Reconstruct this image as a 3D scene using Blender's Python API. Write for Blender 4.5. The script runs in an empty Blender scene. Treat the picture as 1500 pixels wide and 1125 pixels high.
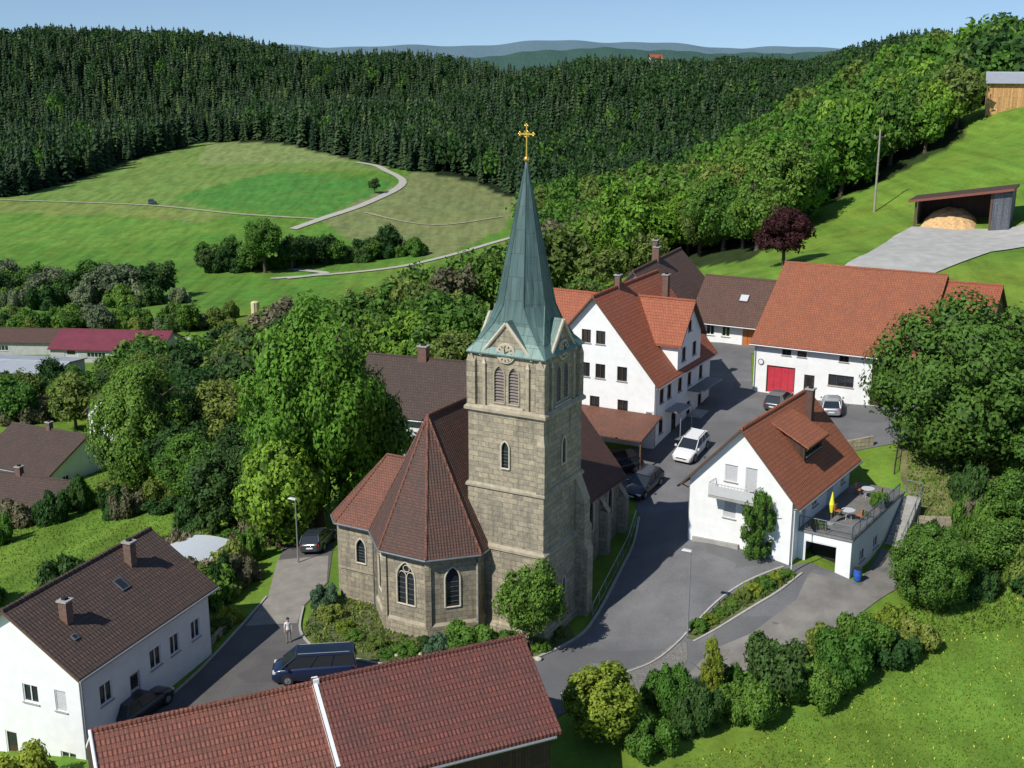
import bpy,bmesh,math,random
import numpy as np
from mathutils import Vector,Matrix
from mathutils.geometry import tessellate_polygon
R=random.Random(7); NR=np.random.default_rng(7)
SC=bpy.context.scene; COL=SC.collection
# ---------------- terrain ----------------
CP=np.array([(2.5,75,0),(-8,77,0),(-15,82,0),(-15,90,0),(-10,72,0),(-21,66,-.5),(-12.5,69,0),(5,70,-.3),(11.7,75,.3),(16.5,78.4,2.2),(20,76.2,1.2),(26.4,83,1.9),
(13.1,85.3,3),(19.7,80.9,2.8),(23.5,80,2.3),(6.2,79,.1),(9.4,87.6,1.5),(10.5,92.5,2.5),(13.9,93.8,2.8),(15.1,103.8,4.5),(9,101,3.9),(20,110,5.3),(24,117,6),(33,113,6),(24.5,128,7),(26,131,7),(33,104,5.8),(45,105,7),(35,93,5),(30,86,2.5),
(28,76,1),(12,62,-1),(29,61,-1),(25,70,0),(40,75,3),(-28,50,-2),(0,50,-1.5),(-31,62,-2),(-27,90,-1.5),(-35,77,-3),(-47,60,-5),(-4,113,2),(-12,118,1),(0,105,3),(-16,100,-1),
(43,153,12.5),(67,163,13.4),(58,178,13.5),(67,172,13.3),(62,184,14.2),(72,180,15.5),(57.4,195,13.6),(90,238,27),(31,165,9),(58,135,9),(63,209,16),(52,207,12),(35,176,8.5),(83,222,22),(75,199,20),(45,122,7.5),(70,140,12),(84,165,17),
(125,300,30),(115,380,25),(95,400,14),(78,400,-2),(50,350,-13),(35,300,-12),(150,340,34),(200,340,40),(21,218,0),(10,170,1),(0,145,1.5),(13,129,6),(20,145,7.5),
(-47,105,-6),(-36,112,-5),(-69,158,-12),(-53,149,-11),(-56,134,-10),(-52,122,-8.5),(-98,253,-25),(-74,253,-25),(-95,225,-23),(-60,280,-26),(-20,240,-17),(-12,200,-6),(-35,180,-12),
(-174,413,-31),(-92,348,-31),(-82,394,-31),(-55,428,-30),(-25,410,-29),(-42,394,-30),(-160,528,-25),(-113,498,-25),(-226,546,-25),(-76,487,-26),(-60,518,-23),(-50,569,-20),(-69,624,-17),(-182,740,-15),(-3,562,-25),(34,510,-24),(-30,620,-18),(-150,330,-31),(-30,330,-26),(-200,640,-19),
(-350,740,-12),(-400,1000,35),(-250,1000,29),(-140,1000,19),(-83,1000,8),(-28,1000,-2),(40,1000,10),(83,1000,17),(170,1000,15),(210,1000,15),(305,1000,20),(100,750,-4),(0,750,-10),(-80,790,-6),(20,640,-22),(60,850,4),(-300,870,12),(-200,870,8),(-100,880,2),(500,1000,30),(400,600,40),(250,600,12),(-600,900,30),(-400,400,-28),(-150,150,-22),(-120,90,-18)],float)
S0=100.
def _k(r2): return r2*np.log(r2+1e-9)*.5
P=CP[:,:2]/S0;n=len(P)
D2=((P[:,None]-P[None])**2).sum(-1)
A=np.zeros((n+3,n+3));A[:n,:n]=_k(D2)+np.eye(n)*2e-4;A[:n,n]=1;A[:n,n+1:]=P;A[n,:n]=1;A[n+1:,:n]=P.T
wts=np.linalg.solve(A,np.concatenate([CP[:,2],[0,0,0]]))
def TZ(x,y):
    x=np.atleast_1d(np.asarray(x,float));y=np.atleast_1d(np.asarray(y,float))
    q=np.stack([x,y],-1)/S0;out=np.zeros(len(q))
    for i in range(0,len(q),20000):
        qq=q[i:i+20000];out[i:i+20000]=_k(((qq[:,None]-P[None])**2).sum(-1))@wts[:n]+wts[n]+qq@wts[n+1:]
    am=np.clip((y-640)/160,0,1);out=out+am*(6*np.sin(x/55+y/130)+7*np.sin(x/83-y/61+2)+3*np.sin(x/29+y/70+1))
    t=np.clip((y-1020)/250,0,1);t=t*t*(3-2*t)
    far=-10+ 88*np.exp(-((y-4300-500*np.sin(x/900))/900)**2)*(.80+.12*np.sin(x/420+1)+.07*np.sin(x/170)+.05*np.sin(x/71)+.02*np.sin(x/29))+52*np.exp(-((y-2500)/400)**2)*(.66+.34*np.sin(x/330+.6)+.1*np.sin(x/90)+.03*np.sin(x/23)+.02*np.sin(x/9))
    tl=np.clip((np.abs(x)-520)/300,0,1)
    return (out*(1-tl)+10*tl)*(1-t)+far*t
def tz(x,y): return float(TZ(x,y)[0])
# ---------------- materials ----------------
def nm(name):
    m=bpy.data.materials.new(name);m.use_nodes=True;nt=m.node_tree;return m,nt,nt.nodes['Principled BSDF']
def N(nt,t,**k):
    x=nt.nodes.new(t)
    for a,b in k.items():
        if a in('op',): x.operation=b
        elif a=='bt': x.blend_type=b
        else: x.inputs[a.replace('_',' ')].default_value=b
    return x
def c4(c,f=1): return (min(c[0]*f,1),min(c[1]*f,1),min(c[2]*f,1),1)
def mixn(nt,fac,a,b,bt='MIX'):
    x=nt.nodes.new('ShaderNodeMixRGB');x.blend_type=bt
    for s,v in((0,fac),(1,a),(2,b)):
        if hasattr(v,'is_output') : nt.links.new(v,x.inputs[s])
        else: x.inputs[s].default_value=v
    return x.outputs[0]
def noise(nt,scale,detail=3,vec=None,rough=.6):
    x=nt.nodes.new('ShaderNodeTexNoise');x.inputs['Scale'].default_value=scale;x.inputs['Detail'].default_value=detail;x.inputs['Roughness'].default_value=rough
    if vec: nt.links.new(vec,x.inputs['Vector'])
    return x.outputs['Fac']
def ramp(nt,f,p0,p1):
    x=nt.nodes.new('ShaderNodeMapRange');nt.links.new(f,x.inputs[0]);x.inputs[1].default_value=p0;x.inputs[2].default_value=p1;return x.outputs[0]
def bump(nt,b,h,st,dist=.02):
    x=nt.nodes.new('ShaderNodeBump');x.inputs['Strength'].default_value=st;x.inputs['Distance'].default_value=dist;nt.links.new(h,x.inputs['Height']);nt.links.new(x.outputs[0],b.inputs['Normal'])
def simple(name,col,rough=.6,var=.2,scale=4,metal=0,bmp=0,coat=0,dirt=0,dc=(.12,.1,.07)):
    m,nt,b=nm(name);tc=nt.nodes.new('ShaderNodeTexCoord').outputs['Object']
    f=noise(nt,scale,4,tc);c=mixn(nt,ramp(nt,f,.3,.7),c4(col,1-var),c4(col,1+var))
    if dirt: f2=noise(nt,.9,5,tc);c=mixn(nt,mixn(nt,1,ramp(nt,f2,.45,.8),(dirt,dirt,dirt,1),'MULTIPLY'),c,c4(dc))
    nt.links.new(c,b.inputs['Base Color']);b.inputs['Roughness'].default_value=rough;b.inputs['Metallic'].default_value=metal
    if coat: b.inputs['Coat Weight'].default_value=coat
    if bmp: bump(nt,b,noise(nt,scale*6,4,tc),bmp)
    return m
def tiles(name,c1,c2,dark,bw=.28,bh=.36,msz=.02,bmp=.8,stain=.5,sc=(.05,.045,.035)):
    m,nt,b=nm(name);uv=nt.nodes.new('ShaderNodeTexCoord').outputs['UV']
    br=nt.nodes.new('ShaderNodeTexBrick');nt.links.new(uv,br.inputs['Vector'])
    for k,v in(('Color1',c4(c1)),('Color2',c4(c2)),('Mortar',c4(dark)),('Scale',1),('Mortar Size',msz),('Mortar Smooth',.3),('Bias',0),('Brick Width',bw),('Row Height',bh)): br.inputs[k].default_value=v
    br.offset=0.5
    f=noise(nt,.7,6,uv);c=mixn(nt,ramp(nt,f,.4,.75),br.outputs['Color'],c4(sc));c=mixn(nt,stain,br.outputs['Color'],c)
    f3=noise(nt,7,2,uv);c=mixn(nt,.55,c,mixn(nt,1,c,ramp(nt,f3,.1,.75),'MULTIPLY'))
    nt.links.new(c,b.inputs['Base Color']);b.inputs['Roughness'].default_value=.75
    sx=nt.nodes.new('ShaderNodeSeparateXYZ');nt.links.new(uv,sx.inputs[0])
    d=N(nt,'ShaderNodeMath',op='DIVIDE');nt.links.new(sx.outputs[1],d.inputs[0]);d.inputs[1].default_value=bh
    fr=N(nt,'ShaderNodeMath',op='FRACT');nt.links.new(d.outputs[0],fr.inputs[0])
    d2=N(nt,'ShaderNodeMath',op='MULTIPLY');nt.links.new(sx.outputs[0],d2.inputs[0]);d2.inputs[1].default_value=6.283/bw
    sn=N(nt,'ShaderNodeMath',op='SINE');nt.links.new(d2.outputs[0],sn.inputs[0])
    ma=N(nt,'ShaderNodeMath',op='MULTIPLY_ADD');nt.links.new(sn.outputs[0],ma.inputs[0]);ma.inputs[1].default_value=.35
    sb=N(nt,'ShaderNodeMath',op='SUBTRACT');sb.inputs[0].default_value=1;nt.links.new(fr.outputs[0],sb.inputs[1]);nt.links.new(sb.outputs[0],ma.inputs[2])
    bump(nt,b,ma.outputs[0],bmp,.05);return m
def ashlar(name,c1,c2,mort,bw=.75,bh=.36,ms=.012,bs=.4):
    m,nt,b=nm(name);uv=nt.nodes.new('ShaderNodeTexCoord').outputs['UV']
    br=nt.nodes.new('ShaderNodeTexBrick')
    nz=nt.nodes.new('ShaderNodeTexNoise');nz.inputs['Scale'].default_value=2;nt.links.new(uv,nz.inputs['Vector'])
    vm=N(nt,'ShaderNodeVectorMath',op='MULTIPLY_ADD');nt.links.new(nz.outputs['Color'],vm.inputs[0]);vm.inputs[1].default_value=(.05,.03,0);nt.links.new(uv,vm.inputs[2])
    nt.links.new(vm.outputs[0],br.inputs['Vector'])
    for k,v in(('Color1',c4(c1)),('Color2',c4(c2)),('Mortar',c4(mort)),('Scale',1),('Mortar Size',ms),('Mortar Smooth',.3),('Bias',-.1),('Brick Width',bw),('Row Height',bh)): br.inputs[k].default_value=v
    c=mixn(nt,.5,br.outputs['Color'],mixn(nt,1,br.outputs['Color'],ramp(nt,noise(nt,4,5,uv),.2,.65),'MULTIPLY'))
    c=mixn(nt,ramp(nt,noise(nt,.45,5,uv),.5,.95),c,c4((.12,.105,.08)))
    mp=nt.nodes.new('ShaderNodeMapping');nt.links.new(uv,mp.inputs[0]);mp.inputs['Scale'].default_value=(2.2,.22,1);c=mixn(nt,ramp(nt,noise(nt,1,5,mp.outputs[0]),.52,.85),c,c4((.10,.09,.07)))
    nt.links.new(c,b.inputs['Base Color']);b.inputs['Roughness'].default_value=.9
    ad=N(nt,'ShaderNodeMath',op='MULTIPLY_ADD');nt.links.new(noise(nt,9,4,uv),ad.inputs[0]);ad.inputs[1].default_value=.6
    iv=N(nt,'ShaderNodeMath',op='SUBTRACT');iv.inputs[0].default_value=1;nt.links.new(br.outputs['Fac'],iv.inputs[1]);nt.links.new(iv.outputs[0],ad.inputs[2])
    bump(nt,b,ad.outputs[0],bs,.03);return m
def planks(name,c,bw=.18,horizontal=False,bh=4.):
    m,nt,b=nm(name);uv=nt.nodes.new('ShaderNodeTexCoord').outputs['UV']
    mp=nt.nodes.new('ShaderNodeMapping');nt.links.new(uv,mp.inputs[0])
    if not horizontal: mp.inputs['Rotation'].default_value=(0,0,math.pi/2)
    br=nt.nodes.new('ShaderNodeTexBrick');nt.links.new(mp.outputs[0],br.inputs['Vector'])
    for k,v in(('Color1',c4(c,.75)),('Color2',c4(c,1.25)),('Mortar',c4(c,.2)),('Scale',1),('Mortar Size',.012),('Bias',0),('Brick Width',bh),('Row Height',bw)): br.inputs[k].default_value=v
    cc=mixn(nt,.5,br.outputs['Color'],mixn(nt,1,br.outputs['Color'],ramp(nt,noise(nt,3,5,uv),.2,.7),'MULTIPLY'))
    nt.links.new(cc,b.inputs['Base Color']);b.inputs['Roughness'].default_value=.8;return m
def leafmat(name,c,tr=.35,var=.28):
    m,nt,b=nm(name);g=nt.nodes.new('ShaderNodeNewGeometry');oi=nt.nodes.new('ShaderNodeObjectInfo')
    c0=mixn(nt,g.outputs['Random Per Island'],c4(c,1-var),c4(c,1+var))
    hs=nt.nodes.new('ShaderNodeHueSaturation');nt.links.new(c0,hs.inputs['Color'])
    mr=nt.nodes.new('ShaderNodeMapRange');nt.links.new(oi.outputs['Random'],mr.inputs[0]);mr.inputs[3].default_value=.48;mr.inputs[4].default_value=.515;nt.links.new(mr.outputs[0],hs.inputs['Hue'])
    mv=nt.nodes.new('ShaderNodeMapRange');nt.links.new(oi.outputs['Random'],mv.inputs[0]);mv.inputs[3].default_value=1.25;mv.inputs[4].default_value=.8;nt.links.new(mv.outputs[0],hs.inputs['Value'])
    nt.links.new(hs.outputs[0],b.inputs['Base Color']);b.inputs['Roughness'].default_value=.6;b.inputs['Specular IOR Level'].default_value=.12
    t=nt.nodes.new('ShaderNodeBsdfTranslucent');nt.links.new(hs.outputs[0],t.inputs[0]);ms=nt.nodes.new('ShaderNodeMixShader');ms.inputs[0].default_value=tr
    nt.links.new(b.outputs[0],ms.inputs[1]);nt.links.new(t.outputs[0],ms.inputs[2]);nt.links.new(ms.outputs[0],nt.nodes['Material Output'].inputs[0]);return m
def glassm(name,c=(.02,.025,.03)):
    m,nt,b=nm(name);b.inputs['Base Color'].default_value=c4(c);b.inputs['Roughness'].default_value=.08;b.inputs['Specular IOR Level'].default_value=.7;return m
def paint(name,c,metal=.0):
    m,nt,b=nm(name);b.inputs['Base Color'].default_value=c4(c);b.inputs['Roughness'].default_value=.35;b.inputs['Coat Weight'].default_value=.6;b.inputs['Coat Roughness'].default_value=.08;b.inputs['Metallic'].default_value=metal;return m
stone=ashlar('sandstone',(.44,.375,.255),(.285,.25,.185),(.19,.165,.12),.75,.36,.016,.5)
stone_d=simple('dressed_stone',(.36,.31,.22),.9,.2,3,bmp=.3,dirt=.6)
stone_l=simple('pale_stone',(.48,.43,.33),.9,.15,3)
plaster=simple('white_plaster',(.78,.78,.76),.85,.05,1.5,bmp=.06,dirt=.14,dc=(.4,.38,.34))
plaster_g=simple('grey_plaster',(.42,.42,.40),.9,.1,1.5,bmp=.1,dirt=.3)
t_church=tiles('brown_red_tiles',(.15,.065,.044),(.10,.05,.037),(.04,.02,.015),.2,.2,.015,.7,.5)
t_annex=tiles('old_red_tiles',(.28,.105,.06),(.21,.082,.05),(.07,.03,.02),.2,.2,.015,.7,.35)
t_orange=tiles('orange_red_tiles',(.43,.145,.065),(.36,.118,.056),(.16,.045,.025),.26,.32,.018,.6,.35,(.17,.08,.05))
t_orange2=tiles('bright_red_tiles',(.45,.135,.06),(.38,.11,.05),(.17,.042,.024),.26,.32,.018,.6,.25,(.18,.075,.045))
t_nearL=tiles('weathered_red_tiles',(.31,.10,.06),(.235,.08,.052),(.085,.03,.02),.22,.3,.022,.7,.55,(.11,.058,.042))
t_nearR=tiles('dark_red_tiles',(.235,.07,.048),(.175,.057,.042),(.065,.023,.018),.22,.3,.022,.7,.55,(.085,.048,.038))
t_brown=tiles('brown_concrete_tiles',(.13,.078,.057),(.10,.062,.048),(.04,.026,.02),.24,.31,.022,.8,.5)
t_dark=tiles('dark_brown_tiles',(.11,.07,.052),(.085,.055,.044),(.035,.022,.017),.26,.32,.02,.7,.4)
t_warm=tiles('warm_brown_tiles',(.165,.085,.058),(.13,.068,.047),(.055,.028,.02),.26,.32,.02,.7,.35)
wood_d=planks('dark_wood_planks',(.07,.035,.022));wood_o=planks('light_wood_planks',(.62,.34,.13),.3);wood_g=planks('grey_wood_planks',(.13,.10,.08))
wood_t=simple('trim_wood',(.10,.055,.035),.7);white=simple('white_paint',(.75,.75,.73),.5,.05);brownf=simple('brown_frame',(.07,.035,.02),.5)
glass=glassm('window_glass');shut=simple('grey_shutter',(.5,.5,.5),.6,.05);steel=simple('galvanised_steel',(.38,.39,.40),.45,.1,8,metal=.6)
red=simple('red_door_paint',(.5,.035,.055),.5,.15,2,dirt=.3,dc=(.3,.08,.08));orange_w=simple('orange_door_wood',(.45,.15,.04),.5,.2,3);conc=simple('concrete',(.34,.33,.30),.9,.12,2,bmp=.2,dirt=.3)
gold=simple('gilded_metal',(.85,.55,.12),.3,.1,8,metal=.9);black=simple('black_rubber',(.015,.015,.016),.8,.2);dark=simple('dark_void',(.012,.011,.01),.9)
bark=simple('bark',(.09,.065,.045),.95,.3,6,bmp=.5);lead=simple('lead_sheet',(.16,.18,.19),.5,.2,3,metal=.3)
def asphalt(name,c,v=.2):
    m,nt,b=nm(name);tc=nt.nodes.new('ShaderNodeTexCoord').outputs['Object']
    a=mixn(nt,ramp(nt,noise(nt,.35,5,tc),.3,.7),c4(c,1-v),c4(c,1+v));a=mixn(nt,.4,a,mixn(nt,1,a,ramp(nt,noise(nt,9,3,tc),.1,.8),'MULTIPLY'))
    vo=nt.nodes.new('ShaderNodeTexVoronoi');vo.inputs['Scale'].default_value=.16;vo.distance='CHEBYCHEV';nt.links.new(tc,vo.inputs['Vector']);sv=nt.nodes.new('ShaderNodeSeparateXYZ');nt.links.new(vo.outputs['Color'],sv.inputs[0])
    a=mixn(nt,ramp(nt,sv.outputs[0],.72,.76),a,mixn(nt,.5,a,c4(c,.6)))
    nt.links.new(a,b.inputs['Base Color']);b.inputs['Roughness'].default_value=.9;bump(nt,b,noise(nt,30,3,tc),.2);return m
asph=asphalt('asphalt',(.165,.163,.165));asph2=asphalt('old_asphalt',(.12,.112,.106));paving=tiles('paving_stones',(.28,.265,.24),(.23,.215,.195),(.12,.11,.10),.3,.2,.012,.2,.3);gravel=simple('gravel',(.38,.37,.34),.95,.15,.6,bmp=.4)
# ---------------- mesh tools ----------------
class MB:
    def __init__(s): s.v=[];s.f=[];s.m=[];s.sm=[];s.mats=[];s.M=Matrix.Identity(4)
    def mi(s,mat):
        if mat not in s.mats: s.mats.append(mat)
        return s.mats.index(mat)
    def add(s,vs,fs,mat,smooth=False):
        k=len(s.v);s.v+=[s.M@Vector(p) for p in vs];i=s.mi(mat)
        for f in fs: s.f.append([k+a for a in f]);s.m.append(i);s.sm.append(smooth)
    def poly(s,pts,mat): s.add(pts,[range(len(pts))],mat)
    def box(s,x0,x1,y0,y1,z0,z1,mat):
        v=[(x0,y0,z0),(x1,y0,z0),(x1,y1,z0),(x0,y1,z0),(x0,y0,z1),(x1,y0,z1),(x1,y1,z1),(x0,y1,z1)]
        s.add(v,[(0,3,2,1),(4,5,6,7),(0,1,5,4),(1,2,6,5),(2,3,7,6),(3,0,4,7)],mat)
    def prism(s,pl,z0,z1,mat,pl2=None):
        n=len(pl);pl2=pl2 or pl
        s.add([(p[0],p[1],z0) for p in pl]+[(p[0],p[1],z1) for p in pl2],[list(range(n))[::-1],list(range(n,2*n))]+[(i,(i+1)%n,n+(i+1)%n,n+i) for i in range(n)],mat)
    def ext(s,pl,y0,y1,mat):
        n=len(pl);s.add([(p[0],y0,p[1]) for p in pl]+[(p[0],y1,p[1]) for p in pl],[list(range(n)),list(range(n,2*n))[::-1]]+[(i,n+i,n+(i+1)%n,(i+1)%n) for i in range(n)],mat)
    def cyl(s,a,b,r0,r1,n,mat,smooth=True):
        a=Vector(a);b=Vector(b);d=(b-a).normalized();u=d.orthogonal().normalized();w=d.cross(u)
        vs=[a+(u*math.cos(t)+w*math.sin(t))*r0 for t in [6.28318*i/n for i in range(n)]]+[b+(u*math.cos(t)+w*math.sin(t))*r1 for t in [6.28318*i/n for i in range(n)]]
        s.add(vs,[(i,(i+1)%n,n+(i+1)%n,n+i) for i in range(n)],mat,smooth);s.add(vs,[list(range(n))[::-1],list(range(n,2*n))],mat)
    def ball(s,c,r,mat,n=10,sz=1):
        vs=[];fs=[]
        for i in range(n//2+1):
            for j in range(n):
                a=math.pi*i/(n//2);b=2*math.pi*j/n;vs.append((c[0]+r*math.sin(a)*math.cos(b),c[1]+r*math.sin(a)*math.sin(b),c[2]+r*sz*math.cos(a)))
        for i in range(n//2):
            for j in range(n): fs.append((i*n+j,(i+1)*n+j,(i+1)*n+(j+1)%n,i*n+(j+1)%n))
        s.add(vs,fs,mat,True)
    def panel(s,out,holes,mat,depth=.18,M=None,rmat=None):
        o=s.M;s.M=o@M if M else o
        loops=[[Vector((p[0],0,p[1])) for p in out]]+[[Vector((p[0],0,p[1])) for p in h] for h in holes]
        l2=[[Vector((p.x,p.z,0)) for p in l] for l in loops];tr=tessellate_polygon(l2);vs=[p for l in loops for p in l]
        ff=[]
        for t in tr:
            a,b,c=[vs[i] for i in t]
            ff.append(t if (b-a).cross(c-a).y<0 else t[::-1])
        s.add(vs,ff,mat)
        for h in holes:
            n=len(h)
            for i in range(n):
                a=h[i];b=h[(i+1)%n];s.poly([(a[0],0,a[1]),(b[0],0,b[1]),(b[0],depth,b[1]),(a[0],depth,a[1])],rmat or mat)
        s.M=o
    def mesh(s,name):
        me=bpy.data.meshes.new(name);me.from_pydata([tuple(v) for v in s.v],[],s.f)
        for m in s.mats: me.materials.append(m)
        me.polygons.foreach_set('material_index',s.m);me.polygons.foreach_set('use_smooth',s.sm)
        uv=me.uv_layers.new(name='UVMap').data
        for p in me.polygons:
            nn=p.normal
            if abs(nn.z)>.95: u=Vector((1,0,0));w=Vector((0,1,0))
            else: u=Vector((-nn.y,nn.x,0)).normalized();w=nn.cross(u)
            for li in p.loop_indices:
                co=me.vertices[me.loops[li].vertex_index].co;uv[li].uv=(co.dot(u),co.dot(w))
        me.update();return me
    def obj(s,name,parent=None,label=None): return mko(name,s.mesh(name),parent,label=label)
def mko(name,me,parent=None,M=None,label=None):
    o=bpy.data.objects.new(name,me);COL.objects.link(o)
    if parent: o.parent=parent
    if M is not None: o.matrix_basis=M
    if label: o['label']=label
    return o
def thing(name,label,cat,loc=(0,0,0),rot=0,group=None,me=None,scale=None):
    o=bpy.data.objects.new(name,me);COL.objects.link(o);o.location=loc;o.rotation_euler=(0,0,rot);o['label']=label;o['category']=cat
    if scale: o.scale=scale
    if group: o['group']=group
    return o
def npmesh(name,V,F,mats,mi=None):
    me=bpy.data.meshes.new(name);k=F.shape[1];me.vertices.add(len(V));me.vertices.foreach_set('co',V.astype(np.float32).ravel())
    me.loops.add(F.size);me.loops.foreach_set('vertex_index',F.astype(np.int32).ravel());me.polygons.add(len(F));me.polygons.foreach_set('loop_start',np.arange(0,F.size,k,dtype=np.int32))
    for m in mats: me.materials.append(m)
    if mi is not None: me.polygons.foreach_set('material_index',mi.astype(np.int32))
    me.update(calc_edges=True);me.validate();return me
# ---------------- openings ----------------
OC={}
def opening(par,M,kind,w,h,fm=None):
    fm=fm or white;key=(kind,w,h,fm.name)
    if key not in OC:
        g=MB();f=MB()
        if kind in('window','lancet','tracery','wide'):
            if kind in('window','wide'): o=rect(0,0,w,h)
            else: o=arch(0,0,w,h)
            g.add([(p[0],.14,p[1]) for p in o],[range(len(o))],glass)
            t=.07
            if kind in('window','wide'):
                f.box(0,w,.06,.12,0,t,fm);f.box(0,w,.06,.12,h-t,h,fm);f.box(0,t,.06,.12,t,h-t,fm);f.box(w-t,w,.06,.12,t,h-t,fm)
                nb=2 if w>.7 else 1
                if kind=='wide': nb=max(3,int(w/.8))
                for i in range(1,nb): f.box(w*i/nb-.035,w*i/nb+.035,.07,.115,t,h-t,fm)
                f.box(-.06,w+.06,-.09,.05,-.06,-.005,conc)
            else:
                nb=2 if kind=='tracery' else 1
                for i in range(1,nb): f.box(w*i/nb-.05,w*i/nb+.05,.02,.12,0,h-w*.75,stone_l)
                for i in range(1,6): f.box(0.02,w-.02,.11,.13,h*.72*i/6,h*.72*i/6+.025,lead)
                if kind=='tracery':
                    for cx in(.27,.73):
                        n=10;pr=None
                        for a in range(n+1):
                            an=math.pi*a/n;q=(w*cx+math.cos(an)*w*.22,.07,h-w*.8+math.sin(an)*w*.28)
                            if pr: f.cyl(pr,q,.04,.04,5,stone_l)
                            pr=q
                    pr=None
                    for a in range(13):
                        an=2*math.pi*a/12;q=(w*.5+math.cos(an)*w*.17,.07,h-w*.36+math.sin(an)*w*.17)
                        if pr: f.cyl(pr,q,.04,.04,5,stone_l)
                        pr=q
                for i in range(len(o)):
                    a=o[i];b=o[(i+1)%len(o)];f.cyl((a[0],-.01,a[1]),(b[0],-.01,b[1]),.07,.07,6,stone_l)
        elif kind=='louvre':
            o=arch(0,0,w,h);g.add([(p[0],.3,p[1]) for p in o],[range(len(o))],dark)
            z=.05
            while z<h-.12:
                x0=0;x1=w
                if z>h-w*.87: q=(z-(h-w*.87))/(w*.87);dx=w*.5*q**1.8;x0=dx;x1=w-dx
                f.add([(x0,.04,z),(x1,.04,z),(x1,.2,z+.15),(x0,.2,z+.15),(x0,.04,z+.03),(x1,.04,z+.03),(x1,.2,z+.18),(x0,.2,z+.18)],[(0,1,5,4),(4,5,6,7),(0,3,2,1)],LV);z+=.2
            for i in range(len(o)):
                a=o[i];b=o[(i+1)%len(o)];f.cyl((a[0],-.01,a[1]),(b[0],-.01,b[1]),.06,.06,6,stone_d)
        elif kind=='shutter':
            g.add([(0,.1,0),(w,.1,0),(w,.1,h),(0,.1,h)],[(0,1,2,3)],shut);z=.05
            while z<h-.1: g.box(.02,w-.02,.08,.1,z,z+.05,shut);z+=.1
            f.box(0,.05,.05,.12,0,h,fm);f.box(w-.05,w,.05,.12,0,h,fm);f.box(-.06,w+.06,-.09,.05,-.06,-.005,conc)
        else:
            dm={'door':brownf,'reddoor':red,'garage':orange_w,'graydoor':shut,'void':dark,'wooddoor':wood_d}[kind];d=.12 if kind!='void' else 1.5
            g.add([(0,d,0),(w,d,0),(w,d,h),(0,d,h)],[(0,1,2,3)],dm)
            if kind in('door','graydoor'): g.box(w*.2,w*.8,d-.02,d-.01,h*.5,h*.9,glass)
            if kind in('reddoor','garage','wooddoor'):
                for i in range(1,4): g.box(w*i/4-.02,w*i/4+.02,d-.03,d-.005,.05,h-.05,dm if kind!='garage' else wood_t)
            f.box(0,.08,.03,.1,0,h,fm);f.box(w-.08,w,.03,.1,0,h,fm);f.box(.08,w-.08,.03,.1,h-.08,h,fm)
        nm_={'window':'window','wide':'window','lancet':'window','tracery':'window','shutter':'window','louvre':'louvre'}.get(kind,'door')
        OC[key]=(nm_,g.mesh(nm_),f.mesh('frame') if f.v else None)
    nm_,gm,f_=OC[key];o=mko(nm_,gm,par,M)
    if f_: mko('frame' if kind!='louvre' else 'slats',f_,o)
    return o
LV=simple('louvre_wood',(.19,.16,.14),.8)
def rect(x,z,w,h): return [(x,z),(x+w,z),(x+w,z+h),(x,z+h)]
def arch(x,z,w,h,n=6):
    s=h-w*.87;pts=[(x,z),(x+w,z)]
    for i in range(n+1):
        a=math.radians(60*i/n);pts.append((x+w*math.cos(a),z+s+w*math.sin(a)))
    for i in range(n-1,-1,-1):
        a=math.radians(60*i/n);pts.append((x+w-w*math.cos(a),z+s+w*math.sin(a)))
    return pts
T=Matrix.Translation
def RZ(d): return Matrix.Rotation(math.radians(d),4,'Z')
def side(s,W,D): return {'front':Matrix.Identity(4),'right':T((W,0,0))@RZ(90),'left':T((0,D,0))@RZ(-90),'back':T((W,D,0))@RZ(180)}[s]
def roofmesh(r,c0,c1,l0,l1,hw,hr,ov,gov,axis,mat,th=.2,ridge=None,verge=None):
    verge=verge or wood_t;mid=(c0+c1)/2;sl=(hr-hw)/(mid-c0)
    def Q(a,l,z): return (a,l,z) if axis=='y' else (l,a,z)
    up=.12
    for e,sg in((c0,-1),(c1,1)):
        ex=e+sg*ov;ez=hw-ov*sl+up;rz=hr+up;A=l0-gov;B=l1+gov
        t=[Q(ex,A,ez),Q(ex,B,ez),Q(mid,B,rz),Q(mid,A,rz)];b=[(p[0],p[1],p[2]-th) for p in t]
        r.add(t,[(0,1,2,3) if (sg>0)==(axis=='y') else (3,2,1,0)],mat);r.add(b,[(3,2,1,0)],wood_t);r.add(t+b,[(0,1,5,4)],mat);r.add(t+b,[(0,3,7,4),(1,2,6,5)],verge)
    L=l1-l0+2*gov;k=max(1,int(L/.4))
    for i in range(k): r.cyl(Q(mid,l0-gov+L*i/k,hr+up),Q(mid,l0-gov+L*(i+1)/k,hr+up),.15,.12,7,ridge or mat,False)
def gutters(par,c0,c1,l0,l1,hw,hr,ov,gov,axis,z0=0):
    sl=(hr-hw)/((c1-c0)/2);g=MB()
    def Q(a,l,z): return (a,l,z) if axis=='y' else (l,a,z)
    for e,sg in((c0,-1),(c1,1)):
        x=e+sg*(ov+.07);z=hw-ov*sl;g.cyl(Q(x,l0-gov,z),Q(x,l1+gov,z),.08,.08,6,steel)
        g.cyl(Q(e+sg*.08,l0+.12,z-.2),Q(e+sg*.08,l0+.12,z0),.05,.05,6,steel);g.cyl(Q(x,l0+.12,z),Q(e+sg*.08,l0+.12,z-.22),.05,.05,6,steel)
    g.obj('gutter',par)
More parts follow.
